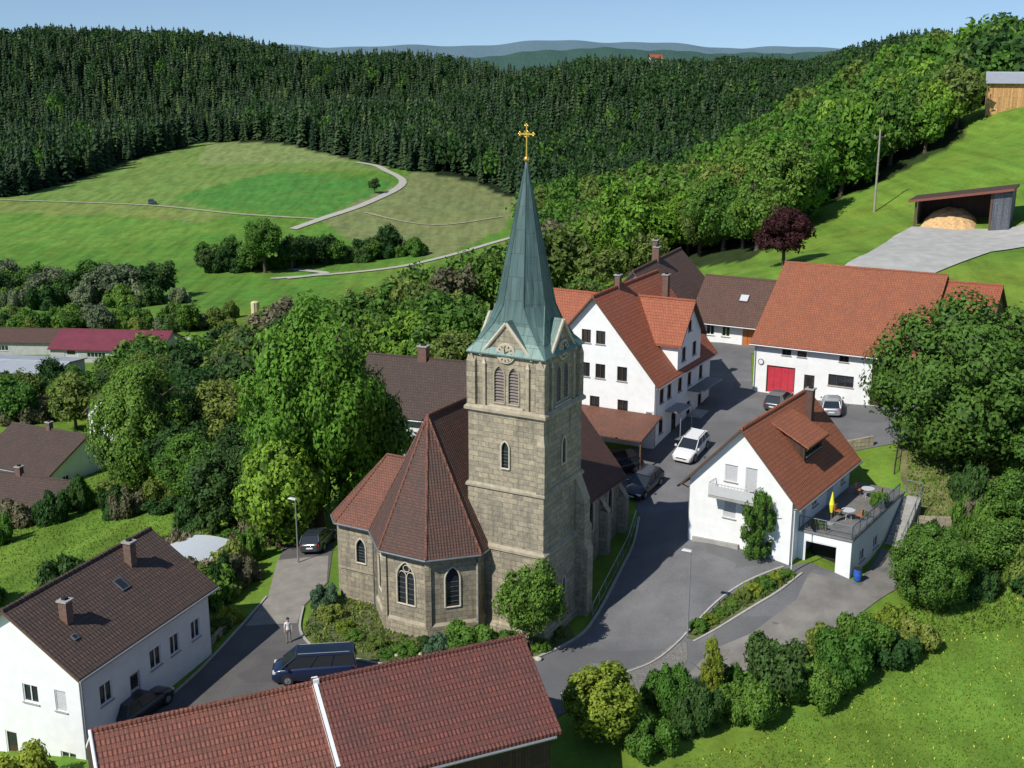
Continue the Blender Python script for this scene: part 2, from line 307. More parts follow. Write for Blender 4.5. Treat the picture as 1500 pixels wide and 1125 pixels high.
def chimney(par,x,y,z0,z1,w=.6,mat=None):
    c=MB();c.box(x-w/2,x+w/2,y-w/2,y+w/2,z0,z1,mat or CH);c.box(x-w/2-.08,x+w/2+.08,y-w/2-.08,y+w/2+.08,z1,z1+.1,conc);c.box(x-w*.25,x+w*.25,y-w*.25,y+w*.25,z1+.1,z1+.25,dark);c.obj('chimney',par)
CH=ashlar('chimney_brick',(.22,.09,.06),(.16,.07,.05),(.2,.18,.15),.25,.08)
def house(name,label,cat,loc,rot,W,D,hw,hr,axis,wm,rm,ops={},ov=.5,gov=.4,base=2,fm=None,roof=True,gut=True,group=None,gable_mat=None):
    e=thing(name,label,cat,loc,math.radians(rot),group);w=MB()
    for s in('front','right','back','left'):
        L=W if s in('front','back') else D;g=(s in('front','back'))==(axis=='y')
        out=[(0,-base),(L,-base),(L,hw),(L/2,hr),(0,hw)] if g else [(0,-base),(L,-base),(L,hw),(0,hw)]
        M=side(s,W,D);hs=[]
        for o in ops.get(s,[]):
            k,x,z,ww,hh=o[:5];hs.append(arch(x,z,ww,hh) if k in('lancet','tracery','louvre') else rect(x,z,ww,hh))
            opening(e,M@T((x,0,z)),k,ww,hh,o[5] if len(o)>5 else fm)
        w.panel(out,hs,wm,.16,M)
    w.obj('wall',e)
    if roof:
        c=(0,W,0,D) if axis=='y' else (0,D,0,W);r=MB();roofmesh(r,*c,hw,hr,ov,gov,axis,rm);ro=r.obj('roof',e)
        if gut: gutters(ro,*c,hw,hr,ov,gov,axis)
        return e,ro
    return e,None
def skylight(par,W,hw,hr,x,y,w=.7,l=.9):
    s=MB();sl=math.atan2(hr-hw,W/2);z=hw+(W-x)*math.tan(sl)+.16;s.M=T((x,y,z))@Matrix.Rotation(sl,4,'Y')
    s.box(-l/2,l/2,-w/2,w/2,0,.06,lead);s.box(-l/2+.07,l/2-.07,-w/2+.07,w/2-.07,.06,.07,glass);s.obj('skylight',par)
# ---------------- church ----------------
ch=thing('church','tan sandstone village church with square tower and green copper spire','church',(2.05,74.8,0),math.radians(-28.7))
faces=[('front',T((-5.7,0,0))),('right',T((0,0,0))@RZ(90)),('back',T((0,5.7,0))@RZ(180)),('left',T((-5.7,5.7,0))@RZ(-90))]
tower=MB()
for s,M in faces:
    low=[];mid=[]
    if s in('front','right'):
        low=[arch(2.6,2.4,.5,1.3)];opening(ch,M@T((2.6,-.1,2.4)),'lancet',.5,1.3)
    mid=[arch(2.55,11.7,.62,1.9)] if s!='left' else [];
    if mid: opening(ch,M@T((2.55,0,11.7)),'lancet',.62,1.9)
    tower.panel(rect(-.1,-2,5.9,8.1),low,stone,.25,M@T((0,-.1,0)))
    tower.panel(rect(0,6.1,5.7,4.2),[],stone,.25,M)
    tower.panel(rect(.05,10.3,5.6,5.3),mid,stone,.25,M@T((0,.05,0)))
    lo=[arch(1.92,16.05,.8,2.5),arch(2.98,16.05,.8,2.5)]
    tower.panel([(.2,15.6),(5.5,15.6),(5.5,19.3),(4.6,19.3),(2.85,21.35),(1.1,19.3),(.2,19.3)],lo,stone,.3,M@T((0,.2,0)))
    for q in(1.92,2.98): opening(ch,M@T((q,.2,16.05)),'louvre',.8,2.5)
    tower.M=M
    for x0,x1 in((.0,.62),(5.08,5.7)):
        tower.box(x0,x1,-.02,.6,15.75,18.7,stone);tower.add([(x0,-.02,18.7),(x1,-.02,18.7),(x1,.35,19.3),(x0,.35,19.3),(x0,.6,18.7),(x1,.6,18.7)],[(0,1,2,3),(0,3,4),(1,5,2),(3,2,5,4)],stone_d)
    for x0 in(1.15,4.35):
        tower.box(x0,x0+.2,.04,.22,15.75,18.6,stone_d);tower.add([(x0-.04,.02,18.6),(x0+.24,.02,18.6),(x0+.1,.1,19.0),(x0-.04,.2,18.6),(x0+.24,.2,18.6)],[(0,1,2),(0,2,3),(1,4,2)],stone_l)
    tower.box(1.6,4.1,.06,.2,15.7,15.9,stone_l)
    tower.M=Matrix.Identity(4)
def band(b,x0,x1,y0,y1,z,h,o,mat):
    b.prism([(x0-o,y0-o),(x1+o,y0-o),(x1+o,y1+o),(x0-o,y1+o)],z,z+h*.5,mat)
    b.prism([(x0-o,y0-o),(x1+o,y0-o),(x1+o,y1+o),(x0-o,y1+o)],z+h*.5,z+h,mat,[(x0-.01,y0-.01),(x1+.01,y0-.01),(x1+.01,y1+.01),(x0-.01,y1+.01)])
band(tower,-5.7,0,0,5.7,5.95,.35,.2,stone_d);band(tower,-5.7,0,0,5.7,10.15,.3,.12,stone_d);band(tower,-5.7,0,0,5.7,15.45,.35,.16,stone_d)
band(tower,-5.7,0,0,5.7,.0,.9,.32,stone)
for bx in((-.9,-.0,5.7,6.7,8.5),(.0,1.0,4.7,5.6,8.5)):
    x0,x1,y0,y1,zt=bx;tower.box(x0+.01,x1,y0+.01,y1,-2,5,stone);tower.prism([(x0+.01,y0+.01),(x1,y0+.01),(x1,y1),(x0+.01,y1)],5,5.5,stone_d,[(x0,y0),(x1-.3 if x1>.5 else x1,y0),(x1-.3 if x1>.5 else x1,y1 if x1>.5 else y1-.3),(x0,y1 if x1>.5 else y1-.3)])
    x1b=x1-.3 if x1>.5 else x1;y1b=y1 if x1>.5 else y1-.3
    tower.box(x0+.02,x1b,y0+.02,y1b,5.5,zt,stone);tower.prism([(x0+.02,y0+.02),(x1b,y0+.02),(x1b,y1b),(x0+.02,y1b)],zt,zt+1.6,stone_d,[(x0,y0),(x0+.05 if x1>.5 else x1b,y0),(x0+.05 if x1>.5 else x1b,y1b if x1>.5 else y0+.05),(x0,y1b if x1>.5 else y0+.05)])
tower.prism([(-.5,-.09),(.09,-.09),(.09,.5),(-.5,.5)],10.35,13.6,stone);tower.prism([(-.5,-.09),(.09,-.09),(.09,.5),(-.5,.5)],13.6,14.3,stone_d,[(-.5,.04),(-.05,.04),(-.05,.5),(-.5,.5)])
tobj=tower.obj('tower',ch)
def copper():
    m,nt,b=nm('patinated_copper');uv=nt.nodes.new('ShaderNodeTexCoord').outputs['UV'];mp=nt.nodes.new('ShaderNodeMapping');nt.links.new(uv,mp.inputs[0]);mp.inputs['Scale'].default_value=(4,.35,1)
    c=mixn(nt,ramp(nt,noise(nt,1,5,mp.outputs[0]),.35,.7),c4((.038,.066,.066)),c4((.12,.20,.175)));c=mixn(nt,ramp(nt,noise(nt,.5,4,uv),.4,.7),c,c4((.07,.125,.12)))
    tc=nt.nodes.new('ShaderNodeTexCoord').outputs['Object'];sx=nt.nodes.new('ShaderNodeSeparateXYZ');nt.links.new(tc,sx.inputs[0]);c=mixn(nt,ramp(nt,sx.outputs[2],22.5,19.3),c,mixn(nt,.4,c,c4((.22,.35,.29))))
    br=nt.nodes.new('ShaderNodeTexBrick');nt.links.new(uv,br.inputs[0]);
    for k,v in(('Color1',(1,1,1,1)),('Color2',(.72,.77,.77,1)),('Mortar',(.4,.4,.4,1)),('Scale',1),('Mortar Size',.015),('Brick Width',.62),('Row Height',1.5)): br.inputs[k].default_value=v
    c=mixn(nt,.8,c,br.outputs['Color'],'MULTIPLY');nt.links.new(c,b.inputs['Base Color']);b.inputs['Roughness'].default_value=.5;b.inputs['Metallic'].default_value=.15;bump(nt,b,br.outputs['Fac'],.5,-.03);return m
cop=copper();sp=MB();cx,cy=-2.85,2.85
def ring(kind,r,z):
    if kind=='o': return [(cx+r*math.cos(math.radians(22.5+45*i)),cy+r*math.sin(math.radians(22.5+45*i)),z) for i in range(8)]
    a,b=r;q=[(a,b),(b,a),(-b,a),(-a,b),(-a,-b),(-b,-a),(b,-a),(a,-b)];return [(cx+x,cy+y,z) for x,y in q]
rings=[ring('s',(2.92,2.84),19.28),ring('s',(2.92,2.84),19.36),ring('s',(2.4,2.1),20.1),ring('s',(2.02,1.35),21.1),ring('s',(1.76,.75),22.3),ring('o',.07,31.2)]
vs=[p for r in rings for p in r];fs=[]
for k in range(len(rings)-1):
    for i in range(8): fs.append((k*8+i,k*8+(i+1)%8,(k+1)*8+(i+1)%8,(k+1)*8+i))
sp.add(vs,fs,cop);sp.add(rings[0],[range(7,-1,-1)],wood_t)
for i in range(8):
    sp.cyl(rings[4][i],rings[5][i],.05,.02,5,cop)
    for k in(2,3): sp.cyl(rings[k][i],rings[k+1][i],.05,.05,5,cop)
spo=sp.obj('spire',ch,'green patinated copper spire')
cr=MB();z=31.15;cr.cyl((cx,cy,z-.4),(cx,cy,z+.2),.14,.09,8,lead);cr.ball((cx,cy,z+.35),.2,gold);cr.cyl((cx,cy,z+.5),(cx,cy,z+2.45),.045,.04,8,gold)
zc=z+1.9
cr.box(cx-.46,cx+.46,cy-.035,cy+.035,zc-.045,zc+.045,gold)
for dx,dz in((-.46,0),(.46,0),(0,.5)):
    for k in range(3):
        a=math.atan2(dz,dx)+(-1+k)*1.4;cr.ball((cx+dx+.09*math.cos(a),cy,zc+dz+.09*math.sin(a)),.075,gold,8)
for k in range(4):
    a=math.pi/4+k*math.pi/2;cr.cyl((cx,cy,zc),(cx+.27*math.cos(a),cy,zc+.27*math.sin(a)),.025,.012,6,gold)
pr=None
for a in range(13):
    q=(cx+.2*math.cos(a*math.pi/6),cy,zc+.2*math.sin(a*math.pi/6))
    if pr: cr.cyl(pr,q,.025,.025,5,gold)
    pr=q
cr.obj('cross',spo,'gilded cross on a ball')
clockm=simple('clock_face',(.42,.37,.26),.6,.08)
for s,M in faces:
    g=MB();g.M=M;A=(.95,19.15);B=(4.75,19.15);C=(2.85,21.4)
    for p,q in((A,C),(B,C)): g.cyl((p[0],.13,p[1]),(q[0],.13,q[1]),.12,.12,6,stone_l,False)
    g.add([(A[0]-.1,.12,A[1]+.0),(C[0],.12,C[1]+.1),(C[0],2.3,C[1]+.1),(A[0]-.1,1.2,A[1]+.0),(B[0]+.1,.12,B[1]),(B[0]+.1,1.2,B[1])],[(0,1,2,3),(4,5,2,1)],cop)
    go=g.obj('gable',ch)
    c=MB();c.M=M;zc2=19.45;c.cyl((2.85,.18,zc2),(2.85,.06,zc2),.68,.68,24,stone_l);c.cyl((2.85,.06,zc2),(2.85,.03,zc2),.58,.58,24,clockm);co=c.obj('clock',go)
    if s in('front','right'):
        for k in range(12):
            h=MB();h.M=M;a=k*math.pi/6;h.cyl((2.85+.40*math.sin(a),.01,zc2+.40*math.cos(a)),(2.85+.53*math.sin(a),.01,zc2+.53*math.cos(a)),.03,.03,4,black);h.obj('numeral',co)
        for (a,b_) in((.24,.2),(-.08,.44)): h=MB();h.M=M;h.cyl((2.85,-.01,zc2),(2.85+a,-.01,zc2+b_),.035,.018,5,black);h.obj('hand',co)
ap=[(-12.59,6.2),(-12.59,-1.08),(-10.19,-3.49),(-6.79,-3.49),(-4.39,-1.08),(-4.39,6.2)]
w=MB()
for i in range(5):
    a,b=ap[i],ap[i+1];dx,dy=b[0]-a[0],b[1]-a[1];L=math.hypot(dx,dy);M=T((a[0],a[1],0))@Matrix.Rotation(math.atan2(dy,dx),4,'Z');hs=[]
    if i in(1,2,3):
        ww,hh,k=((1.45,3.1,'tracery') if i==2 else (1.05,2.9,'lancet'));x=L/2-ww/2;hs=[arch(x,2.2,ww,hh)];opening(ch,M@T((x,0,2.2)),k,ww,hh)
    w.panel(rect(0,-1,L,7.1),hs,stone,.25,M)
    w.M=M;w.box(-.05,L+.05,-.14,-.01,-1,.95,stone);w.add([(-.05,-.14,.95),(L+.05,-.14,.95),(L+.05,0,1.15),(-.05,0,1.15)],[(0,1,2,3)],stone_d)
    w.box(-.07,L+.07,-.12,-.01,5.75,6.05,stone_d)
    w.box(-.2,.2,-.15,-.02,.9,5.3,stone);w.add([(-.2,-.15,5.3),(.2,-.15,5.3),(.2,0,5.75),(-.2,0,5.75)],[(0,1,2,3)],stone_d)
    w.M=Matrix.Identity(4)
w.obj('wall',ch)
def off(pl,o):
    c=(-8.49,.6);return [(c[0]+(p[0]-c[0])*(1+o),c[1]+(p[1]-c[1])*(1+o)) for p in pl]
e=off(ap,.10);e[0]=(-13.0,6.2);e[5]=(-3.98,6.2);apx=(-8.6,-.3,14.6);rb=(-8.49,6.2,14.6);r=MB()
ev=[(p[0],p[1],5.95) for p in e]
r.poly([ev[0],ev[1],apx,rb][::-1],t_church)
for i in(1,2,3): r.poly([ev[i],ev[i+1],apx],t_church)
r.poly([ev[4],ev[5],rb,apx],t_church)
low=[(p[0],p[1],5.75) for p in e]
for i in range(5): r.poly([low[i],low[i+1],ev[i+1],ev[i]],wood_t)
for i in(1,2,3,4): r.cyl(ev[i],apx,.09,.09,6,t_annex,False)
r.cyl(apx,rb,.12,.12,6,t_annex,False);ro=r.obj('roof',ch,'steep polygonal brown-red tiled apse roof')
g=MB()
for i in range(5): g.cyl((e[i][0],e[i][1]-.05,5.85),(e[i+1][0],e[i+1][1]-.05,5.85),.08,.08,6,lead)
for i in(1,4): g.cyl((ap[i][0]+(-.15 if i==1 else .15),ap[i][1]-.15,5.8),(ap[i][0]+(-.15 if i==1 else .15),ap[i][1]-.15,0),.05,.05,6,lead)
g.obj('gutter',ro)
w=MB();M=T((-16.8,-.8,0));
w.panel(rect(.9,-1,3.31,7),[arch(2.3,3.0,.85,1.9)],stone,.25,M);opening(ch,M@T((2.3,0,3.0)),'lancet',.85,1.9)
w.panel(rect(0,-1,1.273,7),[],stone,.2,T((-16.8,.1,0))@RZ(-45));w.panel(rect(0,-1,6.4,7),[],stone,.2,T((-16.8,6.5,0))@RZ(-90));w.panel(rect(0,-1,4.2,7),[],stone,.2,T((-12.6,6.5,0))@RZ(180))
w.box(-15.9,-12.7,-.93,-.81,-1,.9,stone);w.box(-15.9,-12.7,-.9,-.81,2.35,2.5,stone_d);w.box(-15.9,-12.7,-.9,-.81,5.55,5.85,stone_d);w.obj('wall',ch)
r=MB();E=[(-17.2,.0,5.8),(-16.05,-1.2,5.8),(-12.3,-1.2,5.8)];t1=(-14.1,2.8,10.1);t2=(-10.4,2.8,10.1);bk=(-17.2,6.9,5.8);bk2=(-12.3,6.9,5.8)
r.poly([E[0],E[1],t1],t_annex);r.poly([E[1],E[2],t2,t1],t_annex);r.poly([bk,E[0],t1],t_annex);r.poly([bk2,bk,t1,t2],t_annex)
for a in(E[0],E[1],bk): r.cyl(a,t1,.08,.08,6,t_annex,False)
r.cyl(t1,t2,.1,.1,6,t_annex,False);r.cyl(E[1],E[2],.08,.08,6,lead);r.cyl(E[0],E[1],.08,.08,6,lead);r.obj('roof',ch,'low hipped lighter red tiled roof')
NE=16.9
w=MB()
hs=[arch(1.8+i*3.4,3.4,.9,2.6) for i in range(3)]
M=T((-1.9,5.8,0))@RZ(90);w.panel(rect(0,-1,NE-5.8,7.6),hs,stone,.25,M)
for i in range(3): opening(ch,M@T((1.8+i*3.4,0,3.4)),'lancet',.9,2.6)
for i in range(4):
    w.M=M@T((.35+i*3.4,0,0));w.box(0,.6,-.7,-.01,-1,4.6,stone);w.add([(0,-.7,4.6),(.6,-.7,4.6),(.6,0,5.6),(0,0,5.6)],[(0,1,2,3)],stone_d);w.M=Matrix.Identity(4)
w.panel(rect(0,-1,NE-5.8,7.6),[],stone,.25,T((-15.1,NE,0))@RZ(-90));gb=[(0,-1),(13.2,-1),(13.2,6.6),(6.6,14.6),(0,6.6)]
w.panel(gb,[],stone,.25,T((-15.1,5.8,0)));w.panel(gb,[arch(6,5,1.2,3)],stone,.25,T((-1.9,NE,0))@RZ(180));w.obj('wall',ch)
r=MB();roofmesh(r,-15.1,-1.9,5.8,NE,6.6,14.6,.4,.15,'y',t_church,ridge=t_annex);r.obj('roof',ch,'dark brown-red tiled nave roof')
# ---------------- houses ----------------
win=lambda x,z,w=.95,h=1.3,k='window',*a:(k,x,z,w,h)+a
W2=dict(front=[win(8.3,2.6,1,1.3),win(8.2,5.6),win(6.1,5.6),win(4.6,5.6),win(2,5.6),win(6.1,8.7,.9,1.2),win(4.7,8.7,.9,1.2),win(3.2,2.6),win(5.6,2.6)],
 right=[win(1.2,3.6),win(3,3.6),win(5.6,3.6),win(8,3.6),win(11,3.6),win(1.2,.8),win(4.2,.2,1.1,2.1,'door'),win(8,.8),win(11,.8)])
h2,r2=house('white_house','tall white rendered house with orange-red tiled gable roof and cross wing','house',(2.05,108.5,4.5),-28.7,11.8,14,6.1,12.9,'y',plaster,t_orange2,W2,.55,.5,fm=brownf)
w=MB();M=side('right',11.8,14)@T((0,-.25,0));hs=[rect(5.6,6.5,1,1.3),rect(8.3,6.5,1,1.3),rect(7,9,.9,1)];w.panel([(4.6,5.6),(10.4,5.6),(10.4,8.6),(7.5,11.7),(4.6,8.6)],hs,plaster,.15,M)
for h_ in hs: opening(h2,M@T((h_[0][0],0,h_[0][1])),'window',h_[1][0]-h_[0][0],h_[2][1]-h_[0][1],brownf)
w.add([(12.05,4.6,5.6),(12.05,4.6,8.6),(8,4.6,8.6),(8,4.6,5.6)],[(0,1,2,3)],plaster);w.add([(12.05,10.4,5.6),(12.05,10.4,8.6),(8,10.4,8.6),(8,10.4,5.6)],[(0,1,2,3)],plaster);w.box(11.8,12.05,4.6,10.4,5.5,5.6,plaster);w.obj('wall',h2)
r=MB();roofmesh(r,4.6,10.4,6.8,12.1,8.6,11.7,.4,.4,'x',t_orange2);r.obj('roof',h2)
w=MB();w.box(-3,.1,6,12,-2,8,plaster);w.add([(-3,6,8),(-3,12,8),(-3,9,11.2)],[(0,1,2)],plaster);w.obj('wall',h2);r=MB();roofmesh(r,6,12,-3,4,8,11.2,.4,.3,'x',t_orange2);r.obj('roof',h2)
chimney(r2,5.9,5,12.4,14.0,.5);chimney(r2,8,11.5,10,13.2,.55)
w=MB();w.box(11.82,13.4,2.5,5.5,2.6,2.72,steel);w.cyl((13.3,2.6,-1),(13.3,2.6,2.6),.05,.05,6,steel);w.cyl((13.3,5.4,-1),(13.3,5.4,2.6),.05,.05,6,steel);w.box(11.82,13.3,8,13.5,3.2,3.3,lead);w.box(11.82,13.2,8.1,13.4,-1,.9,plaster_g);w.obj('canopy',h2)
w=MB();w.box(11.0,11.7,-.06,-.02,1.8,3.3,white);w.box(11.08,11.62,-.075,-.062,2.9,3.15,lead);w.box(11.08,11.62,-.075,-.062,2.0,2.05,lead);w.obj('signboard',h2)
cp=thing('carport','low red-tiled carport roof on posts in front of a white house','carport',(2.05,108.5,4.2),math.radians(-28.7));w=MB()
w.add([(3.5,-4.6,2.3),(12.6,-4.6,2.3),(12.6,-.1,3.3),(3.5,-.1,3.3),(3.5,-4.6,2.15),(12.6,-4.6,2.15),(12.6,-.1,3.15),(3.5,-.1,3.15)],[(0,1,2,3),(4,7,6,5),(0,4,5,1),(1,5,6,2),(0,3,7,4)],t_annex);w.obj('roof',cp)
for x in(3.7,8,12.4): q=MB();q.box(x-.07,x+.07,-4.4,-4.26,-1.5,2.2,wood_t);q.obj('post',cp)
h3,r3=house('brown_roof_house','large farmhouse with steep warm brown tiled roof','house',(8.6,131,6.5),-24,9.5,17,4,9,'y',plaster_g,t_warm,dict(right=[win(2,1),win(6,1),win(10,1)]))
chimney(r3,4.75,8,8.5,10.5);chimney(r3,3,13,7,10.5)
h4,r4=house('brown_roof_annexe','low white house with brown tiled roof and orange garage door','house',(20.2,133.8,6.9),-28.7,9.5,9,2.9,6.6,'x',plaster,t_warm,dict(front=[win(5.6,0,2.6,2.3,'garage'),win(1.5,.9),win(3.3,.9)]),.8)
s=MB();s.M=T((5,2.2,4.9))@Matrix.Rotation(math.radians(39),4,'X');s.box(-.5,.5,-.5,.5,0,.1,lead);s.box(-.43,.43,-.43,.43,.1,.11,shut);s.obj('skylight',r4)
h5,_=house('dark_roof_house','long farm building with dark brown tiled roof and white walls','house',(-15.6,112.2,1),-20,17,11,4.4,8.3,'x',plaster,t_dark,dict(front=[win(2,2),win(5,2),win(8,2),win(11,2),win(13.5,1,1,2.1,'door')]),.6);chimney(_,5.5,5.5,8,9.6,.9)
BW=dict(front=[win(1.3,.05,2.8,2.7,'reddoor'),win(5,.05,1,2.2,'door'),win(7.3,1.5,2.4,1.1,'wide'),win(2.7,3.9,.9,.6),win(4.2,3.9,.9,.6),win(8.2,3.9,.9,.6),win(11.3,.05,3,4.6,'wooddoor')],left=[win(4,1.2),win(9,1.2),win(8,5.5)])
WB=15.3
bn,br_=house('barn','long white barn with red tiled roof and bright red gate','barn',(23.6,116.2,6),-28.7,WB,20,5,11.1,'x',plaster,t_orange,BW,.5,.4,fm=brownf)
w=MB();w.panel([(0,-2),(5.2,-2),(5.2,5),(0,5)],[],plaster,.1,T((WB+.01,.3,0)));w.panel([(0,-2),(19.4,-2),(19.4,5),(9.7,10.6),(0,5)],[],wood_d,.1,T((WB+5.2,.3,0))@RZ(90));w.obj('wall',bn)
r=MB();roofmesh(r,.3,19.7,WB+.45,WB+5.2,4.8,10.5,.5,.3,'x',t_orange2);r.obj('roof',bn)
w=MB();w.cyl((.7,-.03,3.0),(.7,-.08,3.0),.3,.3,16,lead);w.cyl((.7,-.08,3.0),(.7,-.1,3.0),.22,.22,16,white);w.obj('emblem',bn)
bh,rbh=house('balcony_house','white gabled house with orange-red roof balcony and terrace garage','house',(13.1,85.3,3),-34,7.9,12,5,9.3,'y',plaster,t_orange,
 dict(front=[win(2.7,5.2,1,1.25,'shutter'),win(4.3,4.4,.9,2.1,'shutter'),win(2.7,2.4,1,1.25,'shutter'),win(5.9,.2,.7,.5)],right=[win(2,2.1,.9,2.1,'graydoor'),win(4,2.9,1.2,1.2),win(7,2.1,1.6,2.1,'graydoor'),win(10,2.9)],left=[win(2,2.6),win(6,2.6),win(9,2.6)]),.7,.5,3)
w=MB();w.box(2.0,5.5,-1.2,-.02,4.15,4.3,conc);w.obj('balcony',bh);w=MB()
for i in range(15): w.cyl((2.03+i*.246,-1.17,4.3),(2.03+i*.246,-1.17,5.25),.015,.015,4,steel)
for x in(2.03,5.47):
    for i in range(5): w.cyl((x,-1.17+i*.25,4.3),(x,-1.17+i*.25,5.25),.015,.015,4,steel)
    w.cyl((x,-1.17,5.25),(x,-.03,5.25),.03,.03,6,steel)
w.cyl((2.03,-1.17,5.25),(5.47,-1.17,5.25),.03,.03,6,steel);w.box(2.0,5.5,-1.19,-1.18,4.35,5.1,shut);w.obj('railing',bh)
d=MB();d.panel([(0,6.3),(3.6,6.3),(3.6,7.5),(0,7.5)],[rect(.3,6.55,3.0,.75)],wood_d,.12,T((7.0,4.2,0))@RZ(90));d.add([(7,4.2,6.3),(7,4.2,7.5),(5.4,4.2,8.05)],[(0,1,2)],wood_d);d.add([(7,7.8,6.3),(7,7.8,7.5),(5.4,7.8,8.05)],[(0,1,2)],wood_d)
opening(bh,T((7.0,4.5,6.55))@RZ(90),'wide',3.0,.75,brownf);d.obj('dormer',rbh);d=MB();d.add([(7.4,3.9,7.45),(7.4,8.1,7.45),(4.1,8.1,9.1),(4.1,3.9,9.1),(7.4,3.9,7.3),(7.4,8.1,7.3),(4.1,8.1,8.95),(4.1,3.9,8.95)],[(0,1,2,3),(4,7,6,5),(0,4,5,1),(0,3,7,4),(1,5,6,2)],t_orange);d.obj('dormer_roof',rbh)
chimney(rbh,5.2,9.6,7.5,10.2,.55,simple('chimney_sheet',(.1,.05,.04),.7))
w=MB();M=T((7.91,1.5,0));w.panel(rect(0,-2.5,3.9,4.5),[rect(.5,-.8,2.4,2.2)],plaster,.3,M);opening(bh,M@T((.5,0,-.8)),'void',2.4,2.2)
w.panel(rect(0,-2.5,12,4.5),[rect(2,-.3,1.2,.9),rect(5,-.3,1.2,.9)],plaster,.2,T((11.81,1.5,0))@RZ(90));opening(bh,T((11.81,3.5,-.3))@RZ(90),'window',1.2,.9);opening(bh,T((11.81,6.5,-.3))@RZ(90),'window',1.2,.9)
w.box(7.92,11.9,1.4,13.5,2,2.15,paving);w.obj('terrace',bh);w=MB()
def rail(w,pts,h=1.,sp=.14,mat=None,post=1.5):
    mat=mat or steel
    for a,b in zip(pts,pts[1:]):
        a=Vector(a);b=Vector(b);L=(b-a).length;n=max(1,int(L/sp))
        for i in range(n+1):
            p=a.lerp(b,i/n);w.cyl(p,p+Vector((0,0,h)),.012,.012,4,mat)
        n=max(1,int(L/post))
        for i in range(n+1):
            p=a.lerp(b,i/n);w.cyl(p,p+Vector((0,0,h)),.035,.035,6,mat)
        w.cyl(a+Vector((0,0,h)),b+Vector((0,0,h)),.035,.035,6,mat);w.cyl(a+Vector((0,0,.12)),b+Vector((0,0,.12)),.02,.02,5,mat)
steel_d=simple('painted_grey_steel',(.14,.17,.20),.5,.1,8,metal=.2)
rail(w,[(7.95,1.5,2.15),(11.8,1.5,2.15),(11.8,12.2,2.15)],1.,.14,steel_d);w.obj('railing',bh,'grey steel terrace railing')
w=MB()
for i in range(15):
    y=13.4-i*.32;z=1.9-i*.19;w.box(11.95,13.2,y-.32,y,-2.5,z,conc)
w.obj('staircase',bh);w=MB();rail(w,[(13.2,13.4,1.9),(13.2,8.7,-.8)],1.,.5,steel_d);rail(w,[(12.0,13.4,2.1),(13.2,13.4,2.1)],1.,.3,steel_d);w.obj('railing',bh)
lh,rl=house('bungalow','white bungalow with brown concrete tile roof and two brick chimneys','house',(-32.7,65.4,-.3),-21.2,9,12.4,4.9,7.9,'y',plaster,t_brown,
 dict(front=[win(4.9,2.2,1.1,1.15),win(7.2,2.1,.8,1.3,'shutter'),win(3.2,-2,.9,2,'door'),win(5.1,-1.6,.9,1.1),win(7.2,-1.5,1.1,1.0,'window'),win(1.5,2.2,1.1,1.15)],right=[win(1.6,1.8,1.1,1.3),win(4.2,.3,1.1,2.2,'graydoor'),win(6.2,1.8,1.1,1.3),win(8.2,1.8),win(10.4,1.8)]),.5,.5,3)
chimney(rl,6.6,2.2,5.6,7.8,.55);chimney(rl,5.7,9.2,6.3,8.6,.55);skylight(rl,9,4.9,7.9,6.5,7.2);skylight(rl,9,4.9,7.9,7.6,1.6,.4,.4)
nb,_=house('long_barn','long timber barn with weathered red tiled roof and white verge strip','barn',(-18.1,47.9,-1),25,22.2,8,5.2,8.1,'x',wood_d,t_nearL,dict(front=[win(15,.2,2.4,2.6,'wooddoor'),win(4,1.6),win(8,1.6)]),roof=False)
r=MB();roofmesh(r,0,8,0,10.7,5.2,8.1,.6,.0,'x',t_nearL,verge=white);r.cyl((-.05,-.6,4.9),(-.05,4,8.25),.09,.09,6,white);ro=r.obj('roof',nb,'weathered red tiled roof');r=MB();roofmesh(r,0,8,11.0,22.2,5.32,8.22,.6,.35,'x',t_nearR,verge=white);r.box(10.7,11.0,3.8,4.2,8.1,8.45,white)
sl=2.9/4
for sg in(-1,1):
    y0=4+sg*4.65;r.add([(10.70,y0,5.2-.62*sl+.2),(10.90,y0,5.2-.62*sl+.2),(10.90,4,8.42),(10.70,4,8.42),(10.70,y0,4.6),(10.90,y0,4.6),(10.90,4,8.0),(10.70,4,8.0)],[(0,1,2,3),(0,3,7,4),(1,5,6,2),(0,4,5,1)],white)
r.obj('roof',nb,'dark red tiled roof');gutters(nb,0,8,0,22.2,5.2,8.1,.6,0,'x')
ss=thing('garden_shed','small shed with shallow curved light grey metal roof','shed',(-26.9,87.2,-.8),math.radians(-15));w=MB();w.box(0,4.2,0,3.2,-1.5,1.7,wood_g);w.obj('wall',ss);w=MB()
pl=[(-.3+4.8*i/8,1.75+.3*math.sin(math.pi*i/8)) for i in range(9)];w.ext(pl,-.3,3.9,simple('zinc_sheet',(.5,.53,.55),.4,.05));w.obj('roof',ss)
vg='houses on the valley slope'
for (x,y,rt,W,D,hw,hr,ax,wm,rm,lb) in[(-61.5,134,-25,11,12,3.2,6,'x',plaster,t_brown,'white house with brown roof among valley trees'),(-52.5,146,-35,6,8,6,8.6,'y',plaster,t_brown,'small white gabled house with grey roof beside trees'),(-58.5,119,-20,13,8,2.6,4.8,'x',plaster,t_brown,'low white house with brown tiled roof on a slope'),(-74,138,-30,12,9,3,5.5,'x',plaster,t_dark,'white house with dark roof among bushes')]:
    a,b=house('valley_house',lb,'house',(x,y,tz(x,y)),rt,W,D,hw,hr,ax,wm,rm,dict(front=[win(1.5,1),win(W-2.6,1)],right=[win(2,1)]),group=vg);chimney(b,W/2,D/2,hr-.5,hr+.9)
